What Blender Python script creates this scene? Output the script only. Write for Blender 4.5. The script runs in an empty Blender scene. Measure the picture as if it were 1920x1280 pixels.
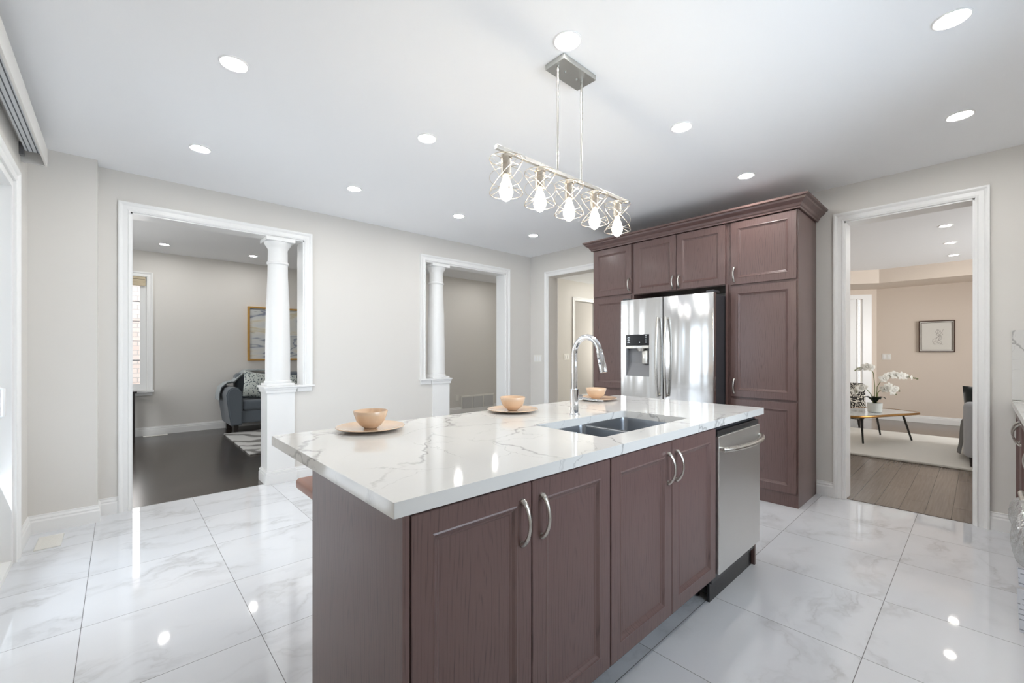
import bpy, bmesh, math, random
from mathutils import Vector, Matrix
random.seed(7)
C = bpy.context.scene.collection
SC = bpy.context.scene
R = math.radians

# ------------------------------------------------------------------ camera
cam = bpy.data.cameras.new('camera'); co = bpy.data.objects.new('camera', cam); C.objects.link(co)
co.location = (0, 0, 1.285); co.rotation_euler = (R(90), 0, R(-42.5))
cam.sensor_width = 36; cam.lens = 804/1920*36; cam.shift_y = 20/1920; cam.clip_start = .02
SC.camera = co
# ------------------------------------------------------------------ world, daylight, exposure
w = bpy.data.worlds.new('sky'); SC.world = w; w.use_nodes = True
bg = w.node_tree.nodes['Background']; bg.inputs[0].default_value = (.86, .93, 1, 1); bg.inputs[1].default_value = 3.2
vs = SC.view_settings
vs.view_transform = 'Standard'; vs.look = 'None'; vs.gamma = 1; vs.use_curve_mapping = False
vs.exposure = 0.02

def area(name, loc, rot, sx, sy, power, col=(1, 1, 1)):
    l = bpy.data.lights.new(name, 'AREA'); l.shape = 'RECTANGLE'; l.size = sx; l.size_y = sy
    l.energy = power; l.color = col
    o = bpy.data.objects.new(name, l); C.objects.link(o); o.location = loc; o.rotation_euler = rot
    return o
DAY = (.80, .89, 1)
area('daylight', (-.74, 3.34, 1.25), (0, R(-106), 0), 2.2, 1.22, 17, DAY)         # outside the patio door
area('daylight', (2.0, -1.12, 1.66), (R(78), 0, 0), 1.9, 1.1, 42, DAY)            # outside an unseen window added to light the kitchen
area('daylight', (8.0, -3.4, 1.6), (R(96), 0, 0), 2.4, 1.6, 215, (1, .92, .86))     # outside an unseen window added to brighten the sitting room
area('daylight', (-.35, 9.0, 1.5), (R(-96), 0, 0), 1.2, 1.6, 22, (1, .95, .9))    # outside the living room window
area('daylight', (-1.9, 6.5, 1.5), (0, R(-92), 0), 1.6, 1.6, 17, (1, .97, .93))    # added lamp at an unseen side opening, brightens the living room
area('daylight', (10.75, 4.4, 1.5), (0, R(90), 0), 1.8, 1.8, 105, (.97, 1, .95))    # added lamp to brighten the hall, no window is built there
area('daylight', (10.75, 6.75, 1.5), (0, R(90), 0), 1.8, .9, 26, (1, .98, .92))    # added fill lamp for the passage beyond the smaller opening, no window

# ------------------------------------------------------------------ materials
def new_mat(name):
    m = bpy.data.materials.new(name); m.use_nodes = True
    nt = m.node_tree; return m, nt, nt.nodes['Principled BSDF'], nt.links
def srgb(r, g, b):
    f = lambda c: (c/255/12.92) if c/255 <= .04045 else ((c/255+.055)/1.055)**2.4
    return (f(r), f(g), f(b), 1)
def simple(name, col, rough=.5, metal=0, spec=.5, emis=None, es=0, coat=0, bump=0, bscale=60, sheen=0):
    m, nt, p, L = new_mat(name)
    p.inputs['Base Color'].default_value = col if len(col) == 4 else (*col, 1)
    p.inputs['Roughness'].default_value = rough; p.inputs['Metallic'].default_value = metal
    p.inputs['Specular IOR Level'].default_value = spec; p.inputs['Coat Weight'].default_value = coat
    p.inputs['Coat Roughness'].default_value = .03; p.inputs['Sheen Weight'].default_value = sheen
    tc = nt.nodes.new('ShaderNodeTexCoord'); n = nt.nodes.new('ShaderNodeTexNoise')
    n.inputs['Scale'].default_value = bscale; L.new(tc.outputs['Object'], n.inputs['Vector'])
    if bump:
        b = nt.nodes.new('ShaderNodeBump'); b.inputs['Strength'].default_value = bump; b.inputs['Distance'].default_value = .002
        L.new(n.outputs['Fac'], b.inputs['Height']); L.new(b.outputs[0], p.inputs['Normal'])
    else:
        r = nt.nodes.new('ShaderNodeMapRange'); r.inputs[3].default_value = rough*.93; r.inputs[4].default_value = min(1, rough*1.07)
        L.new(n.outputs['Fac'], r.inputs[0]); L.new(r.outputs[0], p.inputs['Roughness'])
    if emis:
        p.inputs['Emission Color'].default_value = (*emis, 1); p.inputs['Emission Strength'].default_value = es
    return m
def math_n(nt, op, a, b=None, c=None):
    n = nt.nodes.new('ShaderNodeMath'); n.operation = op
    for i, v in enumerate((a, b, c)):
        if v is None: continue
        if isinstance(v, (int, float)): n.inputs[i].default_value = v
        else: nt.links.new(v, n.inputs[i])
    return n.outputs[0]
def vmath(nt, op, a, b=None):
    n = nt.nodes.new('ShaderNodeVectorMath'); n.operation = op
    for i, v in enumerate((a, b)):
        if v is None: continue
        if isinstance(v, (tuple, list)): n.inputs[i].default_value = v
        else: nt.links.new(v, n.inputs[i])
    return n.outputs[0]
def noise(nt, vec, scale, detail=4, rough=.5, dist=0, out='Fac'):
    n = nt.nodes.new('ShaderNodeTexNoise'); n.inputs['Scale'].default_value = scale
    n.inputs['Detail'].default_value = detail; n.inputs['Roughness'].default_value = rough
    n.inputs['Distortion'].default_value = dist
    nt.links.new(vec, n.inputs['Vector']); return n.outputs[out]
def ramp(nt, fac, stops):
    n = nt.nodes.new('ShaderNodeValToRGB'); e = n.color_ramp.elements
    while len(e) < len(stops): e.new(.5)
    for i, (p, c) in enumerate(stops):
        e[i].position = p; e[i].color = c if len(c) == 4 else (*c, 1)
    nt.links.new(fac, n.inputs[0]); return n.outputs[0]
def mix(nt, fac, a, b):
    n = nt.nodes.new('ShaderNodeMix'); n.data_type = 'RGBA'
    for i, v in ((0, fac), (6, a), (7, b)):
        if isinstance(v, (int, float)): n.inputs[i].default_value = v
        elif isinstance(v, tuple): n.inputs[i].default_value = v
        else: nt.links.new(v, n.inputs[i])
    return n.outputs[2]
def coord(nt, kind='Object'):
    return nt.nodes.new('ShaderNodeTexCoord').outputs[kind]
def g(v): return (v, v, v, 1)

def wood_mat(name, base, dark, rough=.33, axis='z', scale=1.0, coat=.25):
    m, nt, p, L = new_mat(name)
    co_ = coord(nt); sx = nt.nodes.new('ShaderNodeSeparateXYZ'); L.new(co_, sx.inputs[0])
    x, y, z = sx.outputs
    if axis == 'z': a, b = math_n(nt, 'ADD', x, y), z
    elif axis == 'x': a, b = math_n(nt, 'ADD', y, z), x
    else: a, b = math_n(nt, 'ADD', x, z), y
    cb = nt.nodes.new('ShaderNodeCombineXYZ')
    L.new(math_n(nt, 'MULTIPLY', a, scale), cb.inputs[0]); L.new(math_n(nt, 'MULTIPLY', b, .13*scale), cb.inputs[2])
    wob = noise(nt, cb.outputs[0], 7, 3, .5, 0, 'Color')
    v = vmath(nt, 'ADD', cb.outputs[0], vmath(nt, 'MULTIPLY', vmath(nt, 'SUBTRACT', wob, (.5, .5, .5)), (.09, .0, .09)))
    wv = nt.nodes.new('ShaderNodeTexWave'); wv.wave_type = 'RINGS'; wv.rings_direction = 'SPHERICAL'
    wv.inputs['Scale'].default_value = 24; wv.inputs['Distortion'].default_value = 1.2; wv.inputs['Detail'].default_value = 3
    wv.inputs['Detail Scale'].default_value = 3
    L.new(v, wv.inputs['Vector'])
    cb2 = nt.nodes.new('ShaderNodeCombineXYZ')
    L.new(math_n(nt, 'MULTIPLY', a, 260), cb2.inputs[0]); L.new(math_n(nt, 'MULTIPLY', b, 7), cb2.inputs[2])
    pores = noise(nt, cb2.outputs[0], 1, 3, .6)
    patch = noise(nt, co_, 2.2, 2)
    rings = ramp(nt, wv.outputs['Fac'], [(0, g(1)), (.22, g(.25)), (.5, g(0)), (1, g(0))])
    f = math_n(nt, 'ADD', math_n(nt, 'MULTIPLY', rings, math_n(nt, 'MULTIPLY', ramp(nt, pores, [(.42, g(0)), (.6, g(1))]), math_n(nt, 'MULTIPLY', patch, .9))),
               math_n(nt, 'MULTIPLY', ramp(nt, pores, [(.5, g(0)), (.75, g(1))]), .2))
    fm = math_n(nt, 'MINIMUM', f, 1)
    L.new(mix(nt, fm, base, dark), p.inputs['Base Color'])
    p.inputs['Roughness'].default_value = rough; p.inputs['Coat Weight'].default_value = coat; p.inputs['Coat Roughness'].default_value = .18
    bp = nt.nodes.new('ShaderNodeBump'); bp.inputs['Strength'].default_value = .25; bp.inputs['Distance'].default_value = .0006
    bp.invert = True; L.new(fm, bp.inputs['Height']); L.new(bp.outputs[0], p.inputs['Normal'])
    return m

def steel(name, col=(.62, .62, .62), rough=.24, axis='y', wavy=0, aniso=0.0):
    m, nt, p, L = new_mat(name)
    co_ = coord(nt); mp = nt.nodes.new('ShaderNodeMapping'); L.new(co_, mp.inputs[0])
    mp.inputs['Scale'].default_value = {'x': (3, 600, 600), 'y': (600, 3, 600), 'z': (600, 600, 3)}[axis]
    n = noise(nt, mp.outputs[0], 1, 2)
    p.inputs['Base Color'].default_value = (*col, 1); p.inputs['Metallic'].default_value = 1
    r = nt.nodes.new('ShaderNodeMapRange'); r.inputs[3].default_value = rough*.95; r.inputs[4].default_value = rough*1.06
    L.new(n, r.inputs[0]); L.new(r.outputs[0], p.inputs['Roughness'])
    if wavy:
        mp2 = nt.nodes.new('ShaderNodeMapping'); L.new(co_, mp2.inputs[0]); mp2.inputs['Scale'].default_value = (1, 9, .55)
        n2 = noise(nt, mp2.outputs[0], 1, 1)
        bp = nt.nodes.new('ShaderNodeBump'); bp.inputs['Strength'].default_value = wavy; bp.inputs['Distance'].default_value = .02
        L.new(n2, bp.inputs['Height']); L.new(bp.outputs[0], p.inputs['Normal'])
    return m

TX, TY = .609, .6235
def tile_mat():
    m, nt, p, L = new_mat('marble_tile')
    co_ = coord(nt); off = vmath(nt, 'ADD', co_, (.131+TX*20, -.335+TY*20, 0))
    sc = vmath(nt, 'DIVIDE', off, (TX, TY, 1))
    cell = vmath(nt, 'FLOOR', sc); fr = vmath(nt, 'FRACTION', sc)
    s = nt.nodes.new('ShaderNodeSeparateXYZ'); L.new(fr, s.inputs[0])
    def edge(o, size):
        d = math_n(nt, 'MINIMUM', o, math_n(nt, 'SUBTRACT', 1, o))
        return math_n(nt, 'LESS_THAN', math_n(nt, 'MULTIPLY', d, size), .0013)
    gr = math_n(nt, 'MAXIMUM', edge(s.outputs[0], TX), edge(s.outputs[1], TY))
    wn = nt.nodes.new('ShaderNodeTexWhiteNoise'); wn.noise_dimensions = '2D'; L.new(cell, wn.inputs['Vector'])
    v = vmath(nt, 'ADD', co_, vmath(nt, 'MULTIPLY', wn.outputs['Color'], (13, 13, 13)))
    wob = noise(nt, v, 2.0, 5, .6, 0, 'Color')
    v2 = vmath(nt, 'ADD', v, vmath(nt, 'MULTIPLY', vmath(nt, 'SUBTRACT', wob, (.5, .5, .5)), (.55, .55, 0)))
    mp = nt.nodes.new('ShaderNodeMapping'); L.new(v2, mp.inputs[0]); mp.inputs['Rotation'].default_value = (0, 0, .75); mp.inputs['Scale'].default_value = (1, 2.6, 1)
    n = noise(nt, mp.outputs[0], 1.25, 4, .55)
    ridge = math_n(nt, 'ABSOLUTE', math_n(nt, 'SUBTRACT', n, .5))
    vein = ramp(nt, ridge, [(0, g(1)), (.014, g(.55)), (.05, g(.12)), (.1, g(0))])
    mask = ramp(nt, noise(nt, v, 2.1, 2), [(.42, g(0)), (.62, g(1))])
    f = math_n(nt, 'MULTIPLY', math_n(nt, 'MULTIPLY', vein, mask), .42)
    cloud = ramp(nt, noise(nt, v, 1.5, 5), [(.3, srgb(232, 234, 238)), (.7, srgb(225, 228, 233))])
    colr = mix(nt, f, cloud, srgb(165, 165, 166))
    L.new(mix(nt, gr, colr, srgb(88, 88, 90)), p.inputs['Base Color'])
    rr = math_n(nt, 'ADD', math_n(nt, 'MULTIPLY', gr, .6), .035)
    L.new(rr, p.inputs['Roughness']); p.inputs['Specular IOR Level'].default_value = 1.0
    return m

def quartz_mat():
    m, nt, p, L = new_mat('quartz')
    co_ = coord(nt)
    wob = noise(nt, co_, 3.2, 5, .6, 0, 'Color')
    v = vmath(nt, 'ADD', co_, vmath(nt, 'MULTIPLY', vmath(nt, 'SUBTRACT', wob, (.5, .5, .5)), (.30, .30, .30)))
    def crack(sc_, wd, off):
        vo = nt.nodes.new('ShaderNodeTexVoronoi'); vo.feature = 'DISTANCE_TO_EDGE'; vo.inputs['Scale'].default_value = sc_
        L.new(vmath(nt, 'ADD', v, off), vo.inputs['Vector'])
        wn = math_n(nt, 'MULTIPLY', noise(nt, co_, 5, 3), wd*2)
        return math_n(nt, 'SUBTRACT', 1, math_n(nt, 'MINIMUM', math_n(nt, 'DIVIDE', vo.outputs['Distance'], wn), 1))
    m1 = ramp(nt, noise(nt, vmath(nt, 'ADD', co_, (3, 1, 0)), 1.9, 2), [(.40, g(0)), (.5, g(1))])
    m2 = ramp(nt, noise(nt, vmath(nt, 'ADD', co_, (8, 4, 0)), 2.6, 2), [(.47, g(0)), (.56, g(1))])
    c1 = math_n(nt, 'MULTIPLY', crack(1.75, .016, (1.3, .4, .2)), m1)
    c2 = math_n(nt, 'MULTIPLY', crack(3.6, .012, (5.3, 2.4, .7)), m2)
    f = math_n(nt, 'ADD', math_n(nt, 'MULTIPLY', c1, .7), math_n(nt, 'MULTIPLY', c2, .45))
    f = math_n(nt, 'MINIMUM', f, .8)
    base = ramp(nt, noise(nt, co_, 2, 3), [(.3, srgb(225, 224, 221)), (.7, srgb(219, 218, 215))])
    L.new(mix(nt, f, base, srgb(142, 140, 138)), p.inputs['Base Color'])
    p.inputs['Roughness'].default_value = .07; p.inputs['Specular IOR Level'].default_value = .55
    return m

def plank_mat(name, c1, c2, rough, w_=.127, l_=1.1):
    m, nt, p, L = new_mat(name)
    br = nt.nodes.new('ShaderNodeTexBrick'); L.new(coord(nt), br.inputs['Vector'])
    br.inputs['Color1'].default_value = c1; br.inputs['Color2'].default_value = c2; br.inputs['Mortar'].default_value = (.006, .005, .004, 1)
    br.inputs['Scale'].default_value = 1; br.inputs['Brick Width'].default_value = l_; br.inputs['Row Height'].default_value = w_
    br.inputs['Mortar Size'].default_value = .0016; br.inputs['Mortar Smooth'].default_value = 0; br.offset = .37
    mp = nt.nodes.new('ShaderNodeMapping'); L.new(coord(nt), mp.inputs[0]); mp.inputs['Scale'].default_value = (1.5, 40, 1)
    n = noise(nt, mp.outputs[0], 2, 4)
    mx = nt.nodes.new('ShaderNodeMix'); mx.data_type = 'RGBA'; mx.blend_type = 'MULTIPLY'; mx.inputs[0].default_value = .5
    L.new(br.outputs['Color'], mx.inputs[6]); L.new(ramp(nt, n, [(.2, g(.5)), (.8, g(1.3))]), mx.inputs[7])
    L.new(mx.outputs[2], p.inputs['Base Color']); p.inputs['Roughness'].default_value = rough
    bp = nt.nodes.new('ShaderNodeBump'); bp.inputs['Strength'].default_value = .15; bp.inputs['Distance'].default_value = .001
    L.new(n, bp.inputs['Height']); L.new(bp.outputs[0], p.inputs['Normal'])
    return m

def brick_mat():
    m, nt, p, L = new_mat('brick')
    mp = nt.nodes.new('ShaderNodeMapping'); L.new(coord(nt), mp.inputs[0]); mp.inputs['Rotation'].default_value = (R(90), 0, 0)
    br = nt.nodes.new('ShaderNodeTexBrick'); L.new(mp.outputs[0], br.inputs['Vector'])
    br.inputs['Color1'].default_value = srgb(236, 208, 194); br.inputs['Color2'].default_value = srgb(242, 224, 212); br.inputs['Mortar'].default_value = srgb(205, 190, 182)
    br.inputs['Scale'].default_value = 1; br.inputs['Brick Width'].default_value = .26; br.inputs['Row Height'].default_value = .09; br.inputs['Mortar Size'].default_value = .008
    L.new(br.outputs['Color'], p.inputs['Base Color']); p.inputs['Roughness'].default_value = .9
    return m

def glass_pane(name, tint=(.95, .98, 1), refl=.08):
    m, nt, p, L = new_mat(name); nt.nodes.remove(p)
    t = nt.nodes.new('ShaderNodeBsdfTransparent'); t.inputs[0].default_value = (*tint, 1)
    gl = nt.nodes.new('ShaderNodeBsdfGlossy'); gl.inputs['Roughness'].default_value = .02
    lw = nt.nodes.new('ShaderNodeFresnel'); lw.inputs[0].default_value = 1.45
    mx = nt.nodes.new('ShaderNodeMixShader'); L.new(lw.outputs[0], mx.inputs[0]); L.new(t.outputs[0], mx.inputs[1]); L.new(gl.outputs[0], mx.inputs[2])
    L.new(mx.outputs[0], nt.nodes['Material Output'].inputs[0]); return m

def pattern_chair_mat():
    m, nt, p, L = new_mat('geometric_fabric')
    mp = nt.nodes.new('ShaderNodeMapping'); L.new(coord(nt), mp.inputs[0]); mp.inputs['Scale'].default_value = (7, 7, 9)
    wob = noise(nt, mp.outputs[0], 1.1, 1, .5, 0, 'Color')
    v = vmath(nt, 'ADD', mp.outputs[0], vmath(nt, 'MULTIPLY', wob, (1, 1, 1)))
    vo = nt.nodes.new('ShaderNodeTexVoronoi'); vo.feature = 'F1'; vo.distance = 'CHEBYCHEV'; vo.inputs['Scale'].default_value = 1.1
    L.new(v, vo.inputs['Vector'])
    s = math_n(nt, 'SINE', math_n(nt, 'MULTIPLY', vo.outputs['Distance'], 30))
    L.new(ramp(nt, s, [(.42, srgb(50, 48, 46)), (.5, srgb(225, 220, 208))]), p.inputs['Base Color']); p.inputs['Roughness'].default_value = .9
    return m
def painting_mat():
    m, nt, p, L = new_mat('abstract_paint')
    mp = nt.nodes.new('ShaderNodeMapping'); L.new(coord(nt), mp.inputs[0]); mp.inputs['Scale'].default_value = (.9, 1, 3.2); mp.inputs['Rotation'].default_value = (0, .1, 0)
    n = noise(nt, mp.outputs[0], 1.3, 3, .5, .3)
    c = ramp(nt, n, [(0, srgb(200, 204, 202)), (.36, srgb(214, 213, 206)), (.42, srgb(206, 196, 168)), (.47, srgb(216, 214, 206)), (.56, srgb(205, 208, 208)), (.585, srgb(125, 132, 150)), (.61, srgb(198, 201, 200)), (1, srgb(220, 219, 212))])
    mp2 = nt.nodes.new('ShaderNodeMapping'); L.new(coord(nt), mp2.inputs[0]); mp2.inputs['Scale'].default_value = (4, 1, 24)
    n2 = noise(nt, mp2.outputs[0], 1, 2)
    L.new(mix(nt, ramp(nt, n2, [(.69, g(0)), (.73, g(.8))]), c, srgb(105, 102, 102)), p.inputs['Base Color']); p.inputs['Roughness'].default_value = .7
    return m
def rug_mat(name, a, b, sc_):
    m, nt, p, L = new_mat(name)
    wob = noise(nt, coord(nt), 2.2, 3, .5, 0, 'Color')
    v = vmath(nt, 'ADD', coord(nt), vmath(nt, 'MULTIPLY', wob, (.5, .5, 0)))
    wv = nt.nodes.new('ShaderNodeTexWave'); wv.bands_direction = 'DIAGONAL'; wv.inputs['Scale'].default_value = sc_; wv.inputs['Distortion'].default_value = 4
    L.new(v, wv.inputs['Vector'])
    L.new(ramp(nt, wv.outputs['Fac'], [(.1, b), (.35, a), (1, a)]), p.inputs['Base Color']); p.inputs['Roughness'].default_value = 1
    bp = nt.nodes.new('ShaderNodeBump'); bp.inputs['Strength'].default_value = .8; bp.inputs['Distance'].default_value = .01
    L.new(noise(nt, coord(nt), 90, 2), bp.inputs['Height']); L.new(bp.outputs[0], p.inputs['Normal'])
    return m
def spots_mat(name, a, b, sc_, thr=.3):
    m, nt, p, L = new_mat(name)
    vo = nt.nodes.new('ShaderNodeTexVoronoi'); vo.inputs['Scale'].default_value = sc_; L.new(coord(nt), vo.inputs['Vector'])
    L.new(ramp(nt, vo.outputs['Distance'], [(thr, b), (thr+.05, a)]), p.inputs['Base Color']); p.inputs['Roughness'].default_value = .95
    return m

M = dict(
    wall=simple('wall_paint', srgb(225, 222, 217), .75, spec=.2, bump=.04, bscale=160),
    wall_warm=simple('sitting_room_paint', srgb(224, 211, 198), .75, spec=.2, bump=.04, bscale=160),
    ceil=simple('ceiling_paint', srgb(248, 249, 251), .9, spec=.1, bump=.05, bscale=120),
    trim=simple('white_trim_paint', srgb(243, 243, 242), .32, spec=.45),
    door=simple('white_door_paint', srgb(240, 240, 239), .4),
    tile=tile_mat(), quartz=quartz_mat(),
    wood_dark=plank_mat('dark_plank_floor', srgb(62, 53, 47), srgb(52, 44, 39), .2),
    wood_light=plank_mat('brown_plank_floor', srgb(128, 116, 106), srgb(118, 107, 98), .24, .15),
    cab=wood_mat('stained_oak', srgb(106, 82, 78), srgb(58, 42, 41), .4, coat=.25),
    cab_x=wood_mat('stained_oak_rail', srgb(106, 82, 78), srgb(58, 42, 41), .4, axis='y', coat=.25),
    kick=simple('black_plinth', (.012, .012, .013), .35),
    steel=steel('brushed_steel', (.74, .74, .73), .34, 'x'),
    fridge=steel('fridge_steel', (.72, .72, .72), .17, 'y', wavy=.35),
    sink=steel('sink_steel', (.42, .44, .47), .3, 'x'),
    nickel=simple('satin_nickel', (.62, .6, .56), .28, 1),
    canopy=simple('brushed_nickel', (.55, .55, .52), .38, 1),
    champagne=simple('warm_nickel', (.66, .6, .52), .25, 1),
    chrome=simple('chrome', (.85, .86, .88), .05, 1),
    black=simple('black_gloss', (.012, .013, .016), .12),
    darkgrey=simple('dark_grey_plastic', (.05, .05, .055), .4),
    grey=simple('grey_plastic', (.22, .22, .23), .35),
    lens=simple('light_lens', (1, 1, 1), .4, emis=(1, .985, .96), es=235),
    lens_warm=simple('warm_light_lens', (1, 1, 1), .4, emis=(1, .95, .86), es=70),
    bulb=simple('bulb_glow', (1, .95, .85), .3, emis=(1, .87, .68), es=48),
    cream=simple('blush_ceramic', srgb(222, 192, 162), .18, coat=.5),
    stoolwood=simple('stool_wood', srgb(150, 105, 88), .4),
    valance=simple('valance_aluminium', srgb(226, 224, 220), .35),
    track=simple('valance_track', srgb(236, 240, 245), .3),
    groove=simple('track_groove', srgb(95, 100, 108), .5),
    sofa=simple('slate_fabric', srgb(93, 101, 109), .95, bump=.3, bscale=400, sheen=.3),
    lightsofa=simple('pale_grey_fabric', srgb(186, 188, 192), .95, bump=.3, bscale=400),
    throw=simple('silver_throw', srgb(178, 184, 186), .95, bump=.6, bscale=120),
    throw_dark=simple('charcoal_throw', srgb(120, 120, 120), .95, bump=.6, bscale=120),
    pillow=spots_mat('leaf_print', srgb(205, 212, 208), srgb(80, 92, 100), 38, .34),
    velvet=simple('black_velvet', (.008, .014, .014), .8, sheen=.5),
    darkwood=simple('espresso_wood', (.018, .012, .011), .35),
    legblack=simple('black_metal', (.01, .01, .01), .4),
    brass=simple('antique_brass', srgb(160, 120, 70), .3, 1),
    gold=simple('gold_frame', srgb(205, 160, 90), .4, .6),
    glass=glass_pane('clear_glass'), tableglass=glass_pane('table_glass', (.85, .93, .92)),
    marble=simple('white_marble_top', srgb(225, 228, 228), .1),
    brick=brick_mat(), ground=simple('paving', srgb(170, 170, 165), .9),
    rug_l=rug_mat('grey_wave_rug', srgb(205, 204, 202), srgb(128, 126, 124), 1.3),
    rug_r=simple('cream_shag', srgb(232, 230, 224), 1, bump=1, bscale=70),
    patterned=pattern_chair_mat(), painting=painting_mat(),
    paper=simple('printed_paper', srgb(240, 243, 248), .6), ink=simple('print_ink', srgb(150, 155, 165), .7),
    petal=simple('orchid_petal', srgb(245, 243, 236), .6), leaf=simple('orchid_leaf', srgb(40, 52, 36), .4),
    stem=simple('orchid_stem', srgb(110, 120, 70), .6), bud=simple('orchid_bud', srgb(120, 125, 85), .6), pot=simple('stone_pot', srgb(220, 224, 220), .3),
    shade=simple('roman_shade', srgb(200, 186, 160), .9), art=simple('art_print', srgb(225, 222, 215), .15, coat=.5),
    artdark=simple('art_ink', srgb(150, 140, 135), .3), frame=simple('bronze_frame', srgb(82, 62, 52), .35), vent=simple('vent_metal', srgb(236, 234, 228), .4),
    ventdark=simple('vent_gap', srgb(205, 205, 205), .6), switch=simple('switch_plate', srgb(238, 236, 230), .35),
)
def film_mat():
    m, nt, p, L = new_mat('plastic_film'); nt.nodes.remove(p)
    t = nt.nodes.new('ShaderNodeBsdfTransparent'); t.inputs[0].default_value = (.93, .93, .92, 1)
    gl = nt.nodes.new('ShaderNodeBsdfGlossy'); gl.inputs['Roughness'].default_value = .12
    df = nt.nodes.new('ShaderNodeBsdfDiffuse'); df.inputs[0].default_value = (.75, .75, .75, 1)
    m1 = nt.nodes.new('ShaderNodeMixShader'); m1.inputs[0].default_value = .45; L.new(gl.outputs[0], m1.inputs[1]); L.new(df.outputs[0], m1.inputs[2])
    mx = nt.nodes.new('ShaderNodeMixShader'); mx.inputs[0].default_value = .5; L.new(t.outputs[0], mx.inputs[1]); L.new(m1.outputs[0], mx.inputs[2])
    L.new(mx.outputs[0], nt.nodes['Material Output'].inputs[0])
    bp = nt.nodes.new('ShaderNodeBump'); bp.inputs['Distance'].default_value = .02
    L.new(noise(nt, coord(nt), 30, 3), bp.inputs['Height']); L.new(bp.outputs[0], gl.inputs['Normal'])
    return m
M['film'] = film_mat()
def printed_mat():
    m, nt, p, L = new_mat('printed_sheet')
    sx = nt.nodes.new('ShaderNodeSeparateXYZ'); L.new(coord(nt), sx.inputs[0])
    f = math_n(nt, 'FRACT', math_n(nt, 'MULTIPLY', sx.outputs[2], 55))
    ln = math_n(nt, 'LESS_THAN', f, .22)
    wd = math_n(nt, 'GREATER_THAN', noise(nt, coord(nt), 60, 1), .47)
    L.new(mix(nt, math_n(nt, 'MULTIPLY', math_n(nt, 'MULTIPLY', ln, wd), .7), srgb(236, 240, 248), srgb(130, 138, 155)), p.inputs['Base Color']); p.inputs['Roughness'].default_value = .5
    return m
M['printed'] = printed_mat()

# ------------------------------------------------------------------ helpers
ORG = {}
def B(): return bmesh.new()
def box(bm, x0, x1, y0, y1, z0, z1, bev=0, seg=2):
    b2 = bmesh.new()
    vs_ = [b2.verts.new((x, y, z)) for x in (x0, x1) for y in (y0, y1) for z in (z0, z1)]
    for f in ((0, 1, 3, 2), (4, 6, 7, 5), (0, 4, 5, 1), (2, 3, 7, 6), (0, 2, 6, 4), (1, 5, 7, 3)): b2.faces.new([vs_[i] for i in f])
    bmesh.ops.recalc_face_normals(b2, faces=b2.faces)
    if bev: bmesh.ops.bevel(b2, geom=list(b2.edges), offset=bev, segments=seg, affect='EDGES', profile=.5)
    merge(bm, b2); return bm
def merge(bm, b2, mtx=None):
    if mtx is not None: b2.transform(mtx)
    me = bpy.data.meshes.new('t'); b2.to_mesh(me); b2.free(); bm.from_mesh(me); bpy.data.meshes.remove(me)
def lathe(bm, prof, c, seg=32, cap=True):
    rings = []
    for r, z in prof:
        rings.append([bm.verts.new((c[0]+r*math.cos(2*math.pi*k/seg), c[1]+r*math.sin(2*math.pi*k/seg), c[2]+z)) for k in range(seg)])
    for a, b in zip(rings, rings[1:]):
        for k in range(seg): bm.faces.new((a[k], a[(k+1) % seg], b[(k+1) % seg], b[k]))
    if cap:
        bm.faces.new(rings[0][::-1]); bm.faces.new(rings[-1])
    return bm
def tube(bm, pts, rad, seg=10, closed=False, flat=1.0):
    pts = [Vector(p) for p in pts]; n = len(pts)
    if isinstance(rad, (int, float)): rad = [rad]*n
    rings = []; up = None
    for i, p in enumerate(pts):
        if closed: t = pts[(i+1) % n]-pts[i-1]
        else: t = pts[min(i+1, n-1)]-pts[max(i-1, 0)]
        t.normalize()
        if up is None:
            up = Vector((0, 0, 1)) if abs(t.z) < .9 else Vector((1, 0, 0))
        u = (up-t*up.dot(t)).normalized(); v = t.cross(u); up = u
        rings.append([bm.verts.new(p+(u*math.cos(2*math.pi*k/seg)+v*math.sin(2*math.pi*k/seg)*flat)*rad[i]) for k in range(seg)])
    pr = list(zip(rings, rings[1:]))+([(rings[-1], rings[0])] if closed else [])
    for a, b in pr:
        for k in range(seg): bm.faces.new((a[k], a[(k+1) % seg], b[(k+1) % seg], b[k]))
    if not closed: bm.faces.new(rings[0][::-1]); bm.faces.new(rings[-1])
    return bm
def sweep(bm, pts, dirs, nrm, prof):
    """moulding: profile (out, proud) swept along pts; dirs = outward vector per corner, nrm = away from the wall"""
    nrm = Vector(nrm); rows = []
    for p, d in zip(pts, dirs):
        p = Vector(p); d = Vector(d)
        rows.append([bm.verts.new(p+d*o+nrm*t) for o, t in prof])
    k = len(prof)
    for a, b in zip(rows, rows[1:]):
        for i in range(k): bm.faces.new((a[i], a[(i+1) % k], b[(i+1) % k], b[i]))
    bm.faces.new(rows[0][::-1]); bm.faces.new(rows[-1]); return bm
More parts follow.
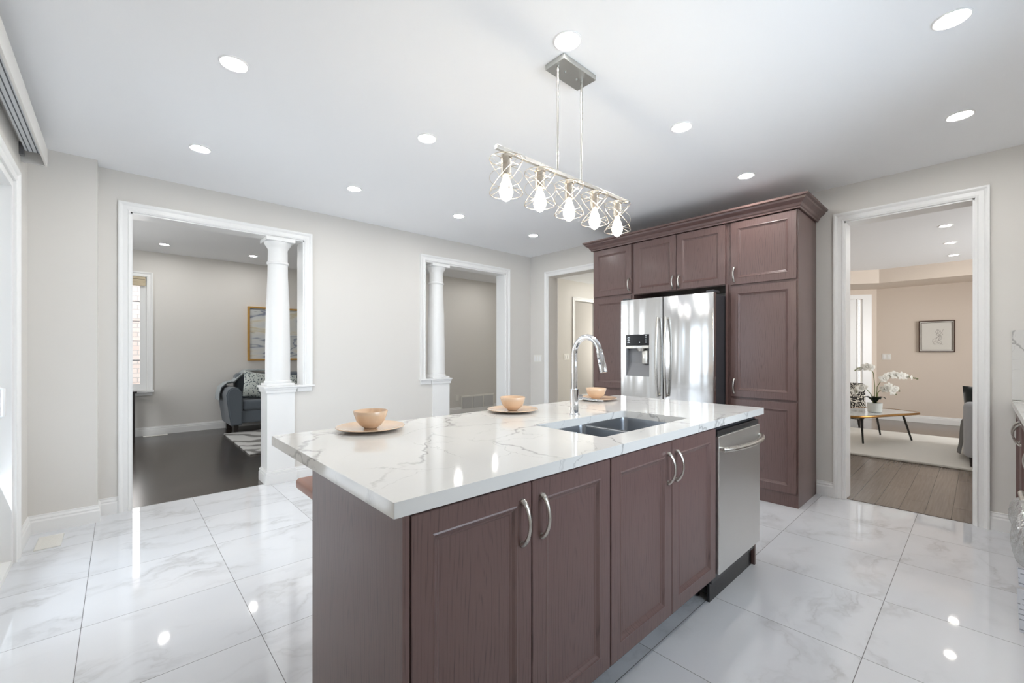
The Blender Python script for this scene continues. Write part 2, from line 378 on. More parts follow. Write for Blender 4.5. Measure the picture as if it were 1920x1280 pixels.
def blob(bm, c, sx, sy, sz, p=2.6, nu=28, nv=16, rot=None, wrinkle=0):
    """superellipsoid cushion"""
    b2 = bmesh.new(); f = lambda t: math.copysign(abs(t)**(2/p), t)
    rows = []
    for j in range(1, nv):
        th = -math.pi/2+math.pi*j/nv
        rows.append([b2.verts.new((sx*f(math.cos(th))*f(math.cos(2*math.pi*i/nu)), sy*f(math.cos(th))*f(math.sin(2*math.pi*i/nu)), sz*f(math.sin(th)))) for i in range(nu)])
    bo = b2.verts.new((0, 0, -sz)); to = b2.verts.new((0, 0, sz))
    for a, b in zip(rows, rows[1:]):
        for i in range(nu): b2.faces.new((a[i], a[(i+1) % nu], b[(i+1) % nu], b[i]))
    for i in range(nu):
        b2.faces.new((bo, rows[0][(i+1) % nu], rows[0][i])); b2.faces.new((to, rows[-1][i], rows[-1][(i+1) % nu]))
    if wrinkle:
        rs = random.Random(3)
        for v in b2.verts: v.co *= 1+rs.uniform(-wrinkle, wrinkle)
    mt = Matrix.Translation(c) @ (rot.to_4x4() if rot else Matrix.Identity(4))
    merge(bm, b2, mt); return bm
def pillow(bm, c, w_, h_, t_, rot):
    """flat cushion with pinched corners, local: width x, height z, thickness y"""
    b2 = bmesh.new(); n = 14; V = {}
    for s in (1, -1):
        for i in range(n+1):
            for j in range(n+1):
                u = i/n*2-1; v = j/n*2-1
                edge = (i in (0, n)) or (j in (0, n))
                if edge and s == -1: V[s, i, j] = V[1, i, j]; continue
                k = (max(0, 1-u*u)*max(0, 1-v*v))**.45
                pin = 1-.07*(1-abs(u*v))*(abs(u)**4+abs(v)**4)/2*2
                V[s, i, j] = b2.verts.new((u*w_/2*(1-.06*(1-u*u)*0)*(1-.07*(1-v*v)*abs(u)**3*0) * (1-.06*(1-abs(v))*abs(u)), s*t_/2*k, v*h_/2*(1-.06*(1-abs(u))*abs(v))))
    for s in (1, -1):
        for i in range(n):
            for j in range(n):
                q = [V[s, i, j], V[s, i+1, j], V[s, i+1, j+1], V[s, i, j+1]]
                b2.faces.new(q if s == -1 else q[::-1])
    merge(bm, b2, Matrix.Translation(c) @ rot.to_4x4()); return bm
def mk(name, bm, mat, parent=None, org=None, smooth=False, auto=None):
    bmesh.ops.recalc_face_normals(bm, faces=bm.faces)
    if org is None:
        if parent is not None: org = ORG[parent]
        else:
            xs = [v.co for v in bm.verts]
            org = Vector(((min(v.x for v in xs)+max(v.x for v in xs))/2, (min(v.y for v in xs)+max(v.y for v in xs))/2, min(v.z for v in xs)))
    org = Vector(org); bm.transform(Matrix.Translation(-org))
    me = bpy.data.meshes.new(name); bm.to_mesh(me); bm.free(); me.materials.append(mat)
    o = bpy.data.objects.new(name, me); C.objects.link(o)
    if smooth:
        me.polygons.foreach_set('use_smooth', [True]*len(me.polygons))
        me.set_sharp_from_angle(angle=R(auto or 35))
    if parent is not None:
        o.parent = parent; o.location = org-ORG[parent]
    else: o.location = org
    ORG[o] = org
    return o
def tag(o, label, cat, group=None, kind=None):
    o['label'] = label; o['category'] = cat
    if group: o['group'] = group
    if kind: o['kind'] = kind
    return o
def thing(name, loc, label, cat, group=None):
    o = bpy.data.objects.new(name, None); C.objects.link(o); o.location = loc; o.empty_display_size = .1; ORG[o] = Vector(loc)
    return tag(o, label, cat, group)
def struct(name, bm, mat, smooth=False, parent=None, org=(0, 0, 0)):
    o = mk(name, bm, mat, parent, org, smooth)
    if parent is None: o['kind'] = 'structure'
    return o
def copy_tree(o, loc=None, parent=None):
    c = o.copy(); C.objects.link(c)
    if parent is not None: c.parent = parent
    if loc is not None: c.location = loc
    for ch in list(o.children): copy_tree(ch, None, c)
    return c

# ================================================================== SETTING
CH = 2.74; LH = 2.84
YW, YB = 4.67, 4.86      # wall between kitchen and living room
XW, XB = 4.67, 4.85      # wall between kitchen and sitting room
O1 = (.069, 1.396); O2 = (2.812, 4.15); OH = 2.425
D1 = (3.27, 4.29); D2 = (.025, .80)
# floors
b = B(); box(b, -.9, 4.72, -.95, 4.71, -.12, 0); struct('floor', b, M['tile'])
b = B(); box(b, -1.75, 10.9, 4.71, 8.8, -.12, 0); struct('floor_living', b, M['wood_dark'])
b = B(); box(b, 4.72, 10.9, -3.1, 4.71, -.12, -.002); struct('floor_sitting', b, M['wood_light'])
b = B(); box(b, 4.70, 4.765, D2[0], D2[1], -.01, .006, .003); struct('trim_1', b, M['wood_light'])
# ceilings
b = B(); box(b, -.62, 4.76, -.95, 4.76, CH, 3.0); struct('ceiling', b, M['ceil'])
b = B(); box(b, -1.75, 10.9, 4.76, 8.8, LH, 3.0); struct('ceiling_living', b, M['ceil'])
b = B(); box(b, 4.76, 10.9, -3.1, 4.76, CH, 3.0); struct('ceiling_sitting', b, M['ceil'])
# kitchen back wall with two openings and half walls
b = B()
box(b, -.12, O1[0], YW, YB, 0, 3); box(b, O1[1], O2[0], YW, YB, 0, 3); box(b, O2[1], XB, YW, YB, 0, 3)
box(b, O1[0], O1[1], YW, YB, OH, 3); box(b, O2[0], O2[1], YW, YB, OH, 3)
box(b, 1.28, O1[1], YW, YB, 0, .915); box(b, O2[0], 2.95, YW, YB, 0, .915)
struct('wall_back', b, M['wall'])
b = B(); box(b, -.62, -.12, 4.52, YB, 0, 3); struct('wall_corner', b, M['wall'])
# kitchen right wall
b = B()
box(b, XW, XB, D1[1], YW, 0, 3); box(b, XW, XB, D2[1], D1[0], 0, 3); box(b, XW, XB, -3.1, D2[0], 0, 3)
box(b, XW, XB, D1[0], D1[1], OH-.03, 3); box(b, XW, XB, D2[0], D2[1], OH, 3)
struct('wall_right', b, M['wall'])
# left wall with patio door
SY0, SY1, SZ = 2.7, 3.98, 2.33
b = B(); box(b, -.66, -.475, SY1, 4.86, 0, 3); box(b, -.66, -.475, -.95, SY0, 0, 3); box(b, -.66, -.475, SY0, SY1, SZ, 3)
struct('wall_left', b, M['wall'])
# kitchen front wall (behind camera) with a hole for the added window
b = B(); box(b, -.66, 1.0, -.95, -.8, 0, 3); box(b, 3.0, XW, -.95, -.8, 0, 3); box(b, 1.0, 3.0, -.95, -.8, 0, 1.08); box(b, 1.0, 3.0, -.95, -.8, 2.3, 3)
struct('wall_front', b, M['wall'])
# living room shell
b = B(); box(b, .313, 4.3, 8.67, 8.82, 0, 3); box(b, -1.75, -1.0, 8.67, 8.82, 0, 3); box(b, -1.0, .313, 8.67, 8.82, 0, .70); box(b, -1.0, .313, 8.67, 8.82, 2.44, 3)
struct('wall_living_back', b, M['wall'])
b = B(); box(b, 4.3, 10.9, 7.4, 8.82, 0, 3); struct('wall_living_right', b, M['wall'])
b = B(); box(b, -1.75, -1.6, YB, 5.7, 0, 3); box(b, -1.75, -1.6, 7.3, 8.82, 0, 3); box(b, -1.75, -1.6, 5.7, 7.3, 0, .6); box(b, -1.75, -1.6, 5.7, 7.3, 2.4, 3)  # side opening added to admit the unseen lamp's light
struct('wall_living_left', b, M['wall'])
b = B(); box(b, -1.75, -.6, YB-.15, YB, 0, 3); struct('wall_living_front', b, M['wall'])
# hall wall seen through the corner doorway, with its own doorway
b = B(); box(b, 6.2, 7.36, 6.0, 6.15, 0, 3); box(b, 7.36, 8.2, 6.0, 6.15, 2.42, 3); box(b, 8.2, 10.9, 6.0, 6.15, 0, 3)
struct('wall_hall', b, M['wall'])
b = B(); box(b, 4.85, 10.9, 3.0, 3.12, 0, 3); struct('wall_sitting_left', b, M['wall_warm'])
b = B(); box(b, 10.8, 11.0, -3.1, 1.35, 0, 3); box(b, 10.8, 11.0, 3.0, 8.8, 0, 3); struct('wall_sitting_back', b, M['wall_warm'])
b = B(); box(b, 4.85, 6.8, -3.25, -3.1, 0, 3); box(b, 9.3, 11, -3.25, -3.1, 0, 3); box(b, 6.8, 9.3, -3.25, -3.1, 0, .7); box(b, 6.8, 9.3, -3.25, -3.1, 2.4, 3)
struct('wall_sitting_front', b, M['wall_warm'])
# bulkhead (dropped beam) and slanted entrance wall in the sitting room
b = B(); box(b, 9.87, 10.8, -3.1, 1.2, 2.5, CH)
vv = [b.verts.new(p) for p in ((9.87, 1.2, 2.5), (10.8, 1.2, 2.5), (10.8, 3.0, 2.5), (8.76, 3.0, 2.5))]; vt = [b.verts.new((v.co.x, v.co.y, CH)) for v in vv]
b.faces.new(vv); b.faces.new(vt)
for i in range(4): b.faces.new((vv[i], vv[(i+1) % 4], vt[(i+1) % 4], vt[i]))
struct('wall_bulkhead', b, M['wall_warm'])
P0 = Vector((10.8, 1.35, 0)); PD = Vector((-1.12, 1.65, 0)).normalized(); PN = Vector((-PD.y, PD.x, 0))   # slanted wall direction, normal into room
if PN.x > 0: PN = -PN
def slant(bm, s0, s1, n0, n1, z0, z1):
    b2 = bmesh.new(); box(b2, s0, s1, n0, n1, z0, z1)
    mt = Matrix((( PD.x, PN.x, 0, P0.x), (PD.y, PN.y, 0, P0.y), (0, 0, 1, 0), (0, 0, 0, 1)))
    merge(bm, b2, mt)
b = B(); slant(b, 0, .22, -.15, 0, 0, CH); slant(b, .22, 2.1, -.15, 0, 2.32, CH); slant(b, 1.5, 2.1, -.15, 0, 0, 2.32)
struct('wall_entrance', b, M['wall_warm'])

# ---- casings and baseboards
CAS = [(0, 0), (0, .012), (.012, .016), (.018, .012), (.045, .012), (.052, .018), (.062, .024), (.074, .024), (.074, 0)]
def casing_y(name, x0, x1, z0l, z0r, zt, y, s=-1):
    b = B(); sweep(b, [(x0, y, z0l), (x0, y, zt), (x1, y, zt), (x1, y, z0r)], [(-1, 0, 0), (-1, 0, 1), (1, 0, 1), (1, 0, 0)], (0, s, 0), CAS)
    return struct(name, b, M['trim'])
def casing_x(name, y0, y1, zt, x, s=-1, z0=0):
    b = B(); sweep(b, [(x, y0, z0), (x, y0, zt), (x, y1, zt), (x, y1, z0)], [(0, -1, 0), (0, -1, 1), (0, 1, 1), (0, 1, 0)], (s, 0, 0), CAS)
    return struct(name, b, M['trim'])
casing_y('trim_2', O1[0], O1[1], 0, .94, OH, YW)
casing_y('trim_3', O2[0], O2[1], .94, 0, OH, YW)
casing_y('trim_4', O1[0], O1[1], 0, .94, OH, YB, 1); casing_y('trim_5', O2[0], O2[1], .94, 0, OH, YB, 1)
casing_x('trim_6', D1[0], D1[1], OH-.03, XW); casing_x('trim_7', D2[0], D2[1], OH, XW)
casing_x('trim_8', D2[0], D2[1], OH, XB, 1); casing_x('trim_9', D1[0], D1[1], OH-.03, XB, 1)
casing_y('trim_10', 7.36, 8.2, 0, 0, 2.42, 6.0)
# jamb linings
b = B()
box(b, O1[0], O1[0]+.012, YW, YB, 0, OH); box(b, O1[1]-.012, O1[1], YW, YB, .93, OH); box(b, O1[0], O1[1], YW, YB, OH-.012, OH); struct('trim_11', b, M['trim'])
b = B(); box(b, O2[0], O2[0]+.012, YW, YB, .93, OH); box(b, O2[1]-.012, O2[1], YW, YB, 0, OH); box(b, O2[0], O2[1], YW, YB, OH-.012, OH); struct('trim_12', b, M['trim'])
b = B(); box(b, XW, XB, D2[0], D2[0]+.012, 0, OH); box(b, XW, XB, D2[1]-.012, D2[1], 0, OH); box(b, XW, XB, D2[0], D2[1], OH-.012, OH); struct('trim_13', b, M['trim'])
BASE = [(0, 0), (0, .016), (.085, .016), (.095, .011), (.105, .013), (.118, .006), (.128, .006), (.13, 0)]   # (height, proud)
def baseboard(name, p0, p1, n, d0=0, d1=0, mat='trim'):
    b = B(); p0 = Vector(p0); p1 = Vector(p1); n = Vector(n); t = (p1-p0).normalized(); rows = []
    for p, d in ((p0, -d0), (p1, d1)):
        rows.append([b.verts.new(p+n*q+t*(d*q)+Vector((0, 0, h))) for h, q in BASE])
    k = len(BASE)
    for i in range(k): b.faces.new((rows[0][i], rows[0][(i+1) % k], rows[1][(i+1) % k], rows[1][i]))
    b.faces.new(rows[0][::-1]); b.faces.new(rows[1]); return struct(name, b, M[mat])
baseboard('baseboard_back', (-.12, YW, 0), (O1[0]-.074, YW, 0), (0, -1, 0), -1, 0)
baseboard('baseboard_back_middle', (1.31, YW, 0), (2.9, YW, 0), (0, -1, 0))
baseboard('baseboard_back_right', (O2[1]+.074, YW, 0), (XW, YW, 0), (0, -1, 0), 0, -1)
baseboard('baseboard_corner', (-.475, 4.52, 0), (-.12, 4.52, 0), (0, -1, 0), -1, 1)
baseboard('baseboard_corner_side', (-.12, 4.52, 0), (-.12, YW, 0), (1, 0, 0), 1, -1)
baseboard('baseboard_left', (-.475, SY1+.075, 0), (-.475, 4.52, 0), (1, 0, 0), 0, -1)
baseboard('baseboard_right', (XW, D2[1]+.074, 0), (XW, 1.0, 0), (-1, 0, 0))
baseboard('baseboard_right_front', (XW, -.18, 0), (XW, D2[0]-.074, 0), (-1, 0, 0))
baseboard('baseboard_living_back', (-1.6, 8.67, 0), (4.3, 8.67, 0), (0, -1, 0))
baseboard('baseboard_living_right', (4.3, 7.4, 0), (10.8, 7.4, 0), (0, -1, 0))
baseboard('baseboard_hall', (6.2, 6.0, 0), (7.28, 6.0, 0), (0, -1, 0))
baseboard('baseboard_sitting', (10.8, -3.1, 0), (10.8, 1.35, 0), (-1, 0, 0))

# ---- patio door (left wall)
dr = bpy.data.objects.new('door_1', None); C.objects.link(dr); dr.location = (-.56, (SY0+SY1)/2, 0); ORG[dr] = Vector(dr.location); dr['kind'] = 'structure'
b = B(); box(b, -.64, -.4755, SY1-.045, SY1, 0, SZ); box(b, -.64, -.4755, SY0, SY0+.045, 0, SZ); box(b, -.64, -.4755, SY0+.045, SY1-.045, SZ-.045, SZ); box(b, -.64, -.4755, SY0+.045, SY1-.045, 0, .03)
mk('door_frame', b, M['trim'], dr)
def sash(y0, y1, x):
    b = B(); w_ = .085
    box(b, x-.02, x+.02, y0, y0+w_, .03, SZ-.045, .004); box(b, x-.02, x+.02, y1-w_, y1, .03, SZ-.045, .004)
    box(b, x-.02, x+.02, y0+w_, y1-w_, SZ-.045-w_, SZ-.045, .004); box(b, x-.02, x+.02, y0+w_, y1-w_, .03, .03+w_+.04, .004)
    o = mk('door_sash', b, M['trim'], dr)
    b = B(); box(b, x-.004, x+.004, y0+w_, y1-w_, .03+w_+.04, SZ-.045-w_); mk('glass_pane', b, M['glass'], o, ORG[o])
    return o
ym = (SY0+SY1)/2
s1 = sash(ym+.04, SY1-.045, -.555); s2 = sash(SY0+.045, ym+.045, -.6)
b = B(); tube(b, [(-.53, 3.865, .90), (-.5, 3.865, .91), (-.5, 3.865, 1.07), (-.53, 3.865, 1.08)], .011, 8, flat=1.3); mk('door_handle', b, M['trim'], s1, ORG[s1], True)
b = B(); sweep(b, [(-.475, SY1, 0), (-.475, SY1, SZ), (-.475, SY0, SZ), (-.475, SY0, 0)], [(0, 1, 0), (0, 1, 1), (0, -1, 1), (0, -1, 0)], (1, 0, 0), CAS)
struct('trim_14', b, M['trim'])
# outside ground
b = B(); box(b, -8, -.67, -4, 12, -.3, -.15); struct('floor_outside', b, M['ground'])
# unseen kitchen window behind camera, added to let light in
wn_ = bpy.data.objects.new('window_1', None); C.objects.link(wn_); wn_.location = (2.0, -.88, 1.08); ORG[wn_] = Vector(wn_.location); wn_['kind'] = 'structure'
b = B(); box(b, 1.0, 3.0, -.92, -.84, 1.08, 1.14); box(b, 1.0, 3.0, -.92, -.84, 2.24, 2.3); box(b, 1.0, 1.06, -.92, -.84, 1.14, 2.24); box(b, 2.94, 3.0, -.92, -.84, 1.14, 2.24); box(b, 1.97, 2.03, -.92, -.84, 1.14, 2.24)
mk('window_frame', b, M['trim'], wn_)
b = B(); box(b, 1.06, 2.94, -.883, -.877, 1.14, 2.24); mk('glass_pane', b, M['glass'], wn_)
# living room window
wl = bpy.data.objects.new('window_2', None); C.objects.link(wl); wl.location = (-.34, 8.72, .7); ORG[wl] = Vector(wl.location); wl['kind'] = 'structure'
b = B(); sweep(b, [(.313, 8.67, .70), (.313, 8.67, 2.44), (-1.0, 8.67, 2.44), (-1.0, 8.67, .70)], [(1, 0, 0), (1, 0, 1), (-1, 0, 1), (-1, 0, 0)], (0, -1, 0), CAS)
mk('window_casing', b, M['trim'], wl)
b = B(); box(b, -1.09, .40, 8.62, 8.68, .665, .70, .004); box(b, -1.07, .38, 8.65, 8.67, .62, .665); mk('window_sill', b, M['trim'], wl)
b = B(); box(b, .235, .313, 8.70, 8.75, .70, 2.44); box(b, -1, -.93, 8.70, 8.75, .7, 2.44); box(b, -.93, .235, 8.70, 8.75, .7, .80); box(b, -.93, .235, 8.70, 8.75, 2.36, 2.44); box(b, -.38, -.31, 8.70, 8.75, .8, 2.36)
mk('window_frame', b, M['trim'], wl)
b = B(); box(b, -.93, .235, 8.735, 8.741, .8, 2.36); mk('glass_pane', b, M['glass'], wl)
b = B()
for z in (1.16, 1.46, 1.76, 2.06): box(b, -.93, .235, 8.722, 8.731, z-.006, z+.006)
mk('muntin', b, M['grey'], wl)
b = B()
for k in range(3): box(b, -.98, .30, 8.665-.008*k, 8.69, 2.40-.05*k, 2.44-.045*k, .006)
tag(mk('roman_shade', b, M['shade'], None, None), 'beige fabric shade folded at the top of the living room window', 'window shade')
b = B(); box(b, -6, 12, 11.3, 11.5, -.3, 5); tag(mk('neighbour_wall', b, M['brick'], None, None), 'pale brick wall of the house outside the living room window', 'brick wall')
b = B(); box(b, -8, 12, 8.9, 11.3, -.3, -.15); struct('floor_yard', b, M['ground'])

# ---- vertical panel blind valance over the patio door
v = thing('blind_valance', (-.41, 3.0, 2.54), 'long white aluminium blind track box above the patio door', 'blind')
b = B(); box(b, -.368, -.356, 1.2, 4.26, 2.535, 2.655, .002); box(b, -.475, -.368, 1.2, 4.26, 2.640, 2.655); mk('fascia', b, M['valance'], v)
b = B(); box(b, -.452, -.368, 1.2, 4.21, 2.600, 2.640); mk('track', b, M['track'], v)
for k in range(4):
    x = -.374-.0215*k; b = B(); box(b, x-.0022, x+.0022, 1.2, 4.205, 2.5975, 2.6015); mk('groove', b, M['groove'], v)
b = B(); box(b, -.475, -.455, 4.17, 4.215, 2.56, 2.645, .002); mk('bracket', b, M['grey'], v)
b = B(); box(b, -.475, -.368, 4.248, 4.26, 2.535, 2.64); mk('end_cap', b, M['valance'], v)

# ================================================================== COLUMNS
def column(x0, x1, wx0, wx1, label):
    """x0..x1 pedestal body, wx = wall side ledge up to"""
    yf, yb = 4.655, 4.905; zc = .915; cx, cy = (x0+x1)/2, (yf+yb)/2
    t = thing('column', (cx, cy, 0), label, 'column')
    b = B(); box(b, x0, x1, yf, yb, 0, zc); mk('pedestal', b, M['trim'], t)
    b = B()
    for e, z0, z1 in ((.018, 0, .09), (.012, .09, .105), (.015, .105, .118), (.006, .118, .13)): box(b, x0-e, x1+e, yf-e, yb+e, z0, z1, .002)
    mk('pedestal_base', b, M['trim'], t)
    b = B(); box(b, x0-.03, x1+.03, yf-.03, yb+.03, .935, .953, .004); box(b, x0-.012, x1+.012, yf-.012, yb+.012, .885, .935, .004)
    box(b, x0-.02, x1+.02, yf-.02, yb+.02, .915, .936, .004)
    lx0, lx1 = (x1+.025, wx1) if wx1 > x1 else (wx0, x0-.025)
    box(b, lx0, lx1, YW-.045, YB+.045, .935, .953, .004); box(b, lx0 if wx1 > x1 else lx0+.02, lx1-.02 if wx1 > x1 else lx1, YW-.018, YW, .885, .935, .004)
    mk('pedestal_cap', b, M['trim'], t)
    b = B(); r0 = .112; r1 = .088
    box(b, cx-.125, cx+.125, cy-.125, cy+.125, .953, .975, .003)
    prof = [(.122, .975), (.124, .985), (.122, .998), (.112, 1.003), (r0, 1.012), (r0-.002, 1.4), (r0-.008, 1.75), (r1+.003, 2.05), (r1+.002, 2.155), (r1+.012, 2.165), (r1+.012, 2.18), (r1+.002, 2.19), (r1, 2.31), (r1+.008, 2.325), (r1+.018, 2.34), (r1+.032, 2.365), (r1+.034, 2.38)]
    lathe(b, prof, (cx, cy, 0), 48)
    mk('shaft', b, M['trim'], t, None, True)
    b = B(); box(b, cx-.13, cx+.13, cy-.13, cy+.13, 2.378, OH-.012, .004); mk('capital', b, M['trim'], t)
column(1.056, 1.303, 0, 1.49, 'white column on a pedestal in front of the sofa, at the larger living room opening')
column(2.915, 3.165, 2.72, 0, 'white column on a pedestal at the smaller opening near the room corner')

# ================================================================== ISLAND
def door_panel(bm, W, H, T=.02, fr=.058):
    """recessed-panel door in local coords: x width, z height, front toward -y, back at y=0"""
    rings = [(0, 0), (0, T-.002), (.002, T), (fr, T), (fr+.004, T+.0015), (fr+.009, T-.001), (fr+.016, T-.007), (fr+.02, T-.008), (fr+.024, T-.0105)]
    rows = []
    for i, n in rings:
        rows.append([bm.verts.new((sx*(W/2-i), -n, sz*(H/2-i))) for sx, sz in ((-1, -1), (1, -1), (1, 1), (-1, 1))])
    for a, c in zip(rows, rows[1:]):
        for k in range(4): bm.faces.new((a[k], a[(k+1) % 4], c[(k+1) % 4], c[k]))
    bm.faces.new(rows[0][::-1]); bm.faces.new(rows[-1]); return bm
def pull(bm, L=.128):
    """bow handle local: along z, stands off toward -y"""
    pts = []; rad = []
    n = 22
    for i in range(n+1):
        s = i/n*2-1
        pts.append((0, -.004-.030*(1-s*s)**.75, s*L/2)); rad.append(.0042+.0035*abs(s)**2.5)
    tube(bm, pts, rad, 10, flat=1.35)
    for s in (-1, 1):
        tube(bm, [(0, 0, s*L/2*.96), (0, -.012, s*L/2*.96)], [.0085, .0065], 10)
    return bm
FX = Matrix(((0, 1, 0), (-1, 0, 0), (0, 0, 1))).to_4x4()   # front -y  ->  front -x  (local x -> -y)
def add_door(parent, c, W, H, face, name='door', handle=None, hz=0, T=.02, mat='cab'):
    mt = Matrix.Translation(c) @ (FX if face == 'x' else Matrix.Identity(4))
    b2 = bmesh.new(); door_panel(b2, W, H, T); b = B(); merge(b, b2, mt)
    o = mk(name, b, M[mat], parent, c)
    if handle is not None:
        b2 = bmesh.new(); pull(b2)
        b = B(); merge(b, b2, mt @ Matrix.Translation((handle, -T, hz)))
        mk('handle', b, M['nickel'], o, c, True)
    return o
IZ = .906; DY = .92; ZB = .15
cb = thing('base_cabinet', (.9, 1.2, 0), 'dark oak double-door island cabinet at the bare end panel', 'cabinet', None)
b = B(); box(b, .482, .500, DY-.02, 1.525, 0, IZ); mk('end_panel', b, M['cab'], cb, (.49, 1.2, .45))
b = B(); box(b, .500, 1.308, DY, 1.525, ZB-.01, IZ); mk('carcass', b, M['cab'], cb)
b = B(); box(b, .500, 1.308, DY+.10, DY+.115, 0, ZB); mk('toe_kick', b, M['kick'], cb)
ZT = .900
add_door(cb, ((.505+.904)/2, DY, (ZT+ZB)/2), .904-.505, ZT-ZB, 'y', handle=.16, hz=(.79-(ZT+ZB)/2))
add_door(cb, ((.908+1.305)/2, DY, (ZT+ZB)/2), 1.305-.908, ZT-ZB, 'y', handle=-.16, hz=(.79-(ZT+ZB)/2))
cb2 = thing('base_cabinet', (1.76, 1.2, 0), 'dark oak double-door island cabinet under the sink', 'cabinet')
b = B(); w0, w1 = 1.308, 2.222
box(b, w0, w0+.018, DY, 1.525, ZB-.01, IZ); box(b, w1-.018, w1, DY, 1.525, ZB-.01, IZ); box(b, w0, w1, 1.507, 1.525, ZB-.01, IZ); box(b, w0, w1, DY, 1.525, ZB-.01, ZB+.01); box(b, w0, w1, DY, DY+.02, .84, IZ)
mk('carcass', b, M['cab'], cb2)
b = B(); box(b, w0, w1, DY+.10, DY+.115, 0, ZB); mk('toe_kick', b, M['kick'], cb2)
add_door(cb2, ((1.312+1.762)/2, DY, (ZT+ZB)/2), 1.762-1.312, ZT-ZB, 'y', handle=.19, hz=(.79-(ZT+ZB)/2))
add_door(cb2, ((1.766+2.218)/2, DY, (ZT+ZB)/2), 2.218-1.766, ZT-ZB, 'y', handle=-.19, hz=(.79-(ZT+ZB)/2))
b = B(); box(b, .500, 2.83, 1.526, 1.54, 0, IZ); box(b, 2.832, 2.85, DY, 1.54, 0, IZ)
tag(mk('island_back_panel', b, M['cab'], None, None), 'dark oak panel closing the back and far end of the island', 'panel')
# countertop with sink cut-out
IX0, IX1, IY0, IY1, CT0, CT1 = .457, 2.91, .893, 1.945, .9075, .945
SX0, SX1, SY0_, SY1_ = 1.425, 2.168, 1.017, 1.402
def rrect(x0, x1, y0, y1, r, n=5):
    pts = []
    for cx, cy, a0 in ((x1-r, y1-r, 0), (x0+r, y1-r, 90), (x0+r, y0+r, 180), (x1-r, y0+r, 270)):
        for k in range(n+1):
            a = R(a0+90*k/n); pts.append((cx+r*math.cos(a), cy+r*math.sin(a)))
    return pts
def slab_hole(outer, inner, z0, z1):
    """outer and inner have same count"""
    b = B(); n = len(outer)
    O = [[b.verts.new((x, y, z)) for x, y in outer] for z in (z0, z1)]; I = [[b.verts.new((x, y, z)) for x, y in inner] for z in (z0, z1)]
    for k in range(n):
        j = (k+1) % n
        b.faces.new((O[1][k], O[1][j], I[1][j], I[1][k])); b.faces.new((O[0][k], I[0][k], I[0][j], O[0][j]))
        b.faces.new((O[0][k], O[0][j], O[1][j], O[1][k])); b.faces.new((I[0][k], I[1][k], I[1][j], I[0][j]))
    return b
inner = rrect(SX0, SX1, SY0_, SY1_, .02, 5); outer = rrect(IX0, IX1, IY0, IY1, .0025, 5)
b = slab_hole(outer, inner, CT0, CT1)
tag(mk('countertop', b, M['quartz'], None, (0, 0, CT0)), 'white quartz worktop with thin grey veins covering the island', 'countertop')
# sink: double bowl
sk = thing('sink', (1.797, 1.21, .70), 'undermount double bowl stainless steel sink in the island', 'sink')
def bowl(x0, x1, y0, y1, zt, zb):
    b = B(); rings = []
    for ins, z, r in ((-.012, zt, .03), (0, zt, .03), (.002, zt-.02, .03), (.006, zb+.03, .03), (.014, zb+.008, .028), (.035, zb, .02)):
        rings.append([b.verts.new((x, y, z)) for x, y in rrect(x0+ins, x1-ins, y0+ins, y1-ins, r, 5)])
    n = len(rings[0])
    for a, c in zip(rings, rings[1:]):
        for k in range(n): b.faces.new((a[k], a[(k+1) % n], c[(k+1) % n], c[k]))
    b.faces.new(rings[-1]); return b
xm = 1.797
for (a, c) in ((SX0-.006, xm-.008), (xm+.008, SX1+.006)):
    o = mk('bowl', bowl(a, c, SY0_-.006, SY1_+.006, CT0-.001, .70), M['sink'], sk, None, True)
    b = B(); lathe(b, [(.045, .7005), (.045, .703), (.03, .7035), (.028, .702)], ((a+c)/2, 1.21, 0), 24); mk('drain', b, M['chrome'], o, ORG[o], True)
b = B(); box(b, xm-.009, xm+.009, SY0_, SY1_, CT0-.02, CT0-.002, .003); mk('divider', b, M['steel'], sk)
# faucet
fc = thing('faucet', (1.83, 1.493, .945), 'tall chrome gooseneck pull-down faucet behind the island sink', 'faucet')
b = B(); lathe(b, [(.030, .945), (.030, .949), (.0235, .952), (.0235, 1.083), (.021, 1.086)], (1.83, 1.493, 0), 28); mk('body', b, M['chrome'], fc, None, True)
pts = [(1.83, 1.493, 1.08), (1.83, 1.493, 1.15), (1.83, 1.493, 1.22), (1.83, 1.493, 1.275)]
ra = .083
for k in range(1, 15):
    a = R(180-k*11.9); pts.append((1.83, 1.493-ra-ra*math.cos(a), 1.275+ra*1.08*math.sin(a)))
tube(b := B(), pts, [.0155]*len(pts), 14); mk('spout', b, M['chrome'], fc, None, True)
e = Vector(pts[-1]); d = (Vector(pts[-1])-Vector(pts[-2])).normalized(); d = Vector((0, -.24, -1)).normalized()
b = B(); tube(b, [e, e+d*.02, e+d*.022, e+d*.115, e+d*.118], [.0165, .0165, .0175, .0195, .017], 18); hd = mk('spray_head', b, M['chrome'], fc, None, True)
side = Vector((-.62, -.25, .06)).normalized()*.0185
b = B()
for q in (.045, .07):
    p = e+d*q+Vector((-.019, -.002, 0)); tube(b, [p+Vector((.004, 0, 0)), p+Vector((-.003, 0, 0))], [.007, .006], 12)
mk('spray_button', b, M['grey'], hd, ORG[hd], True)
b = B(); tube(b, [(1.85, 1.493, 1.035), (1.885, 1.493, 1.035)], .0155, 16); tube(b, [(1.874, 1.493, 1.035), (1.90, 1.46, 1.027), (1.935, 1.40, 1.02), (1.945, 1.385, 1.018)], [.006, .0055, .0048, .004], 10)
mk('lever', b, M['chrome'], fc, None, True)
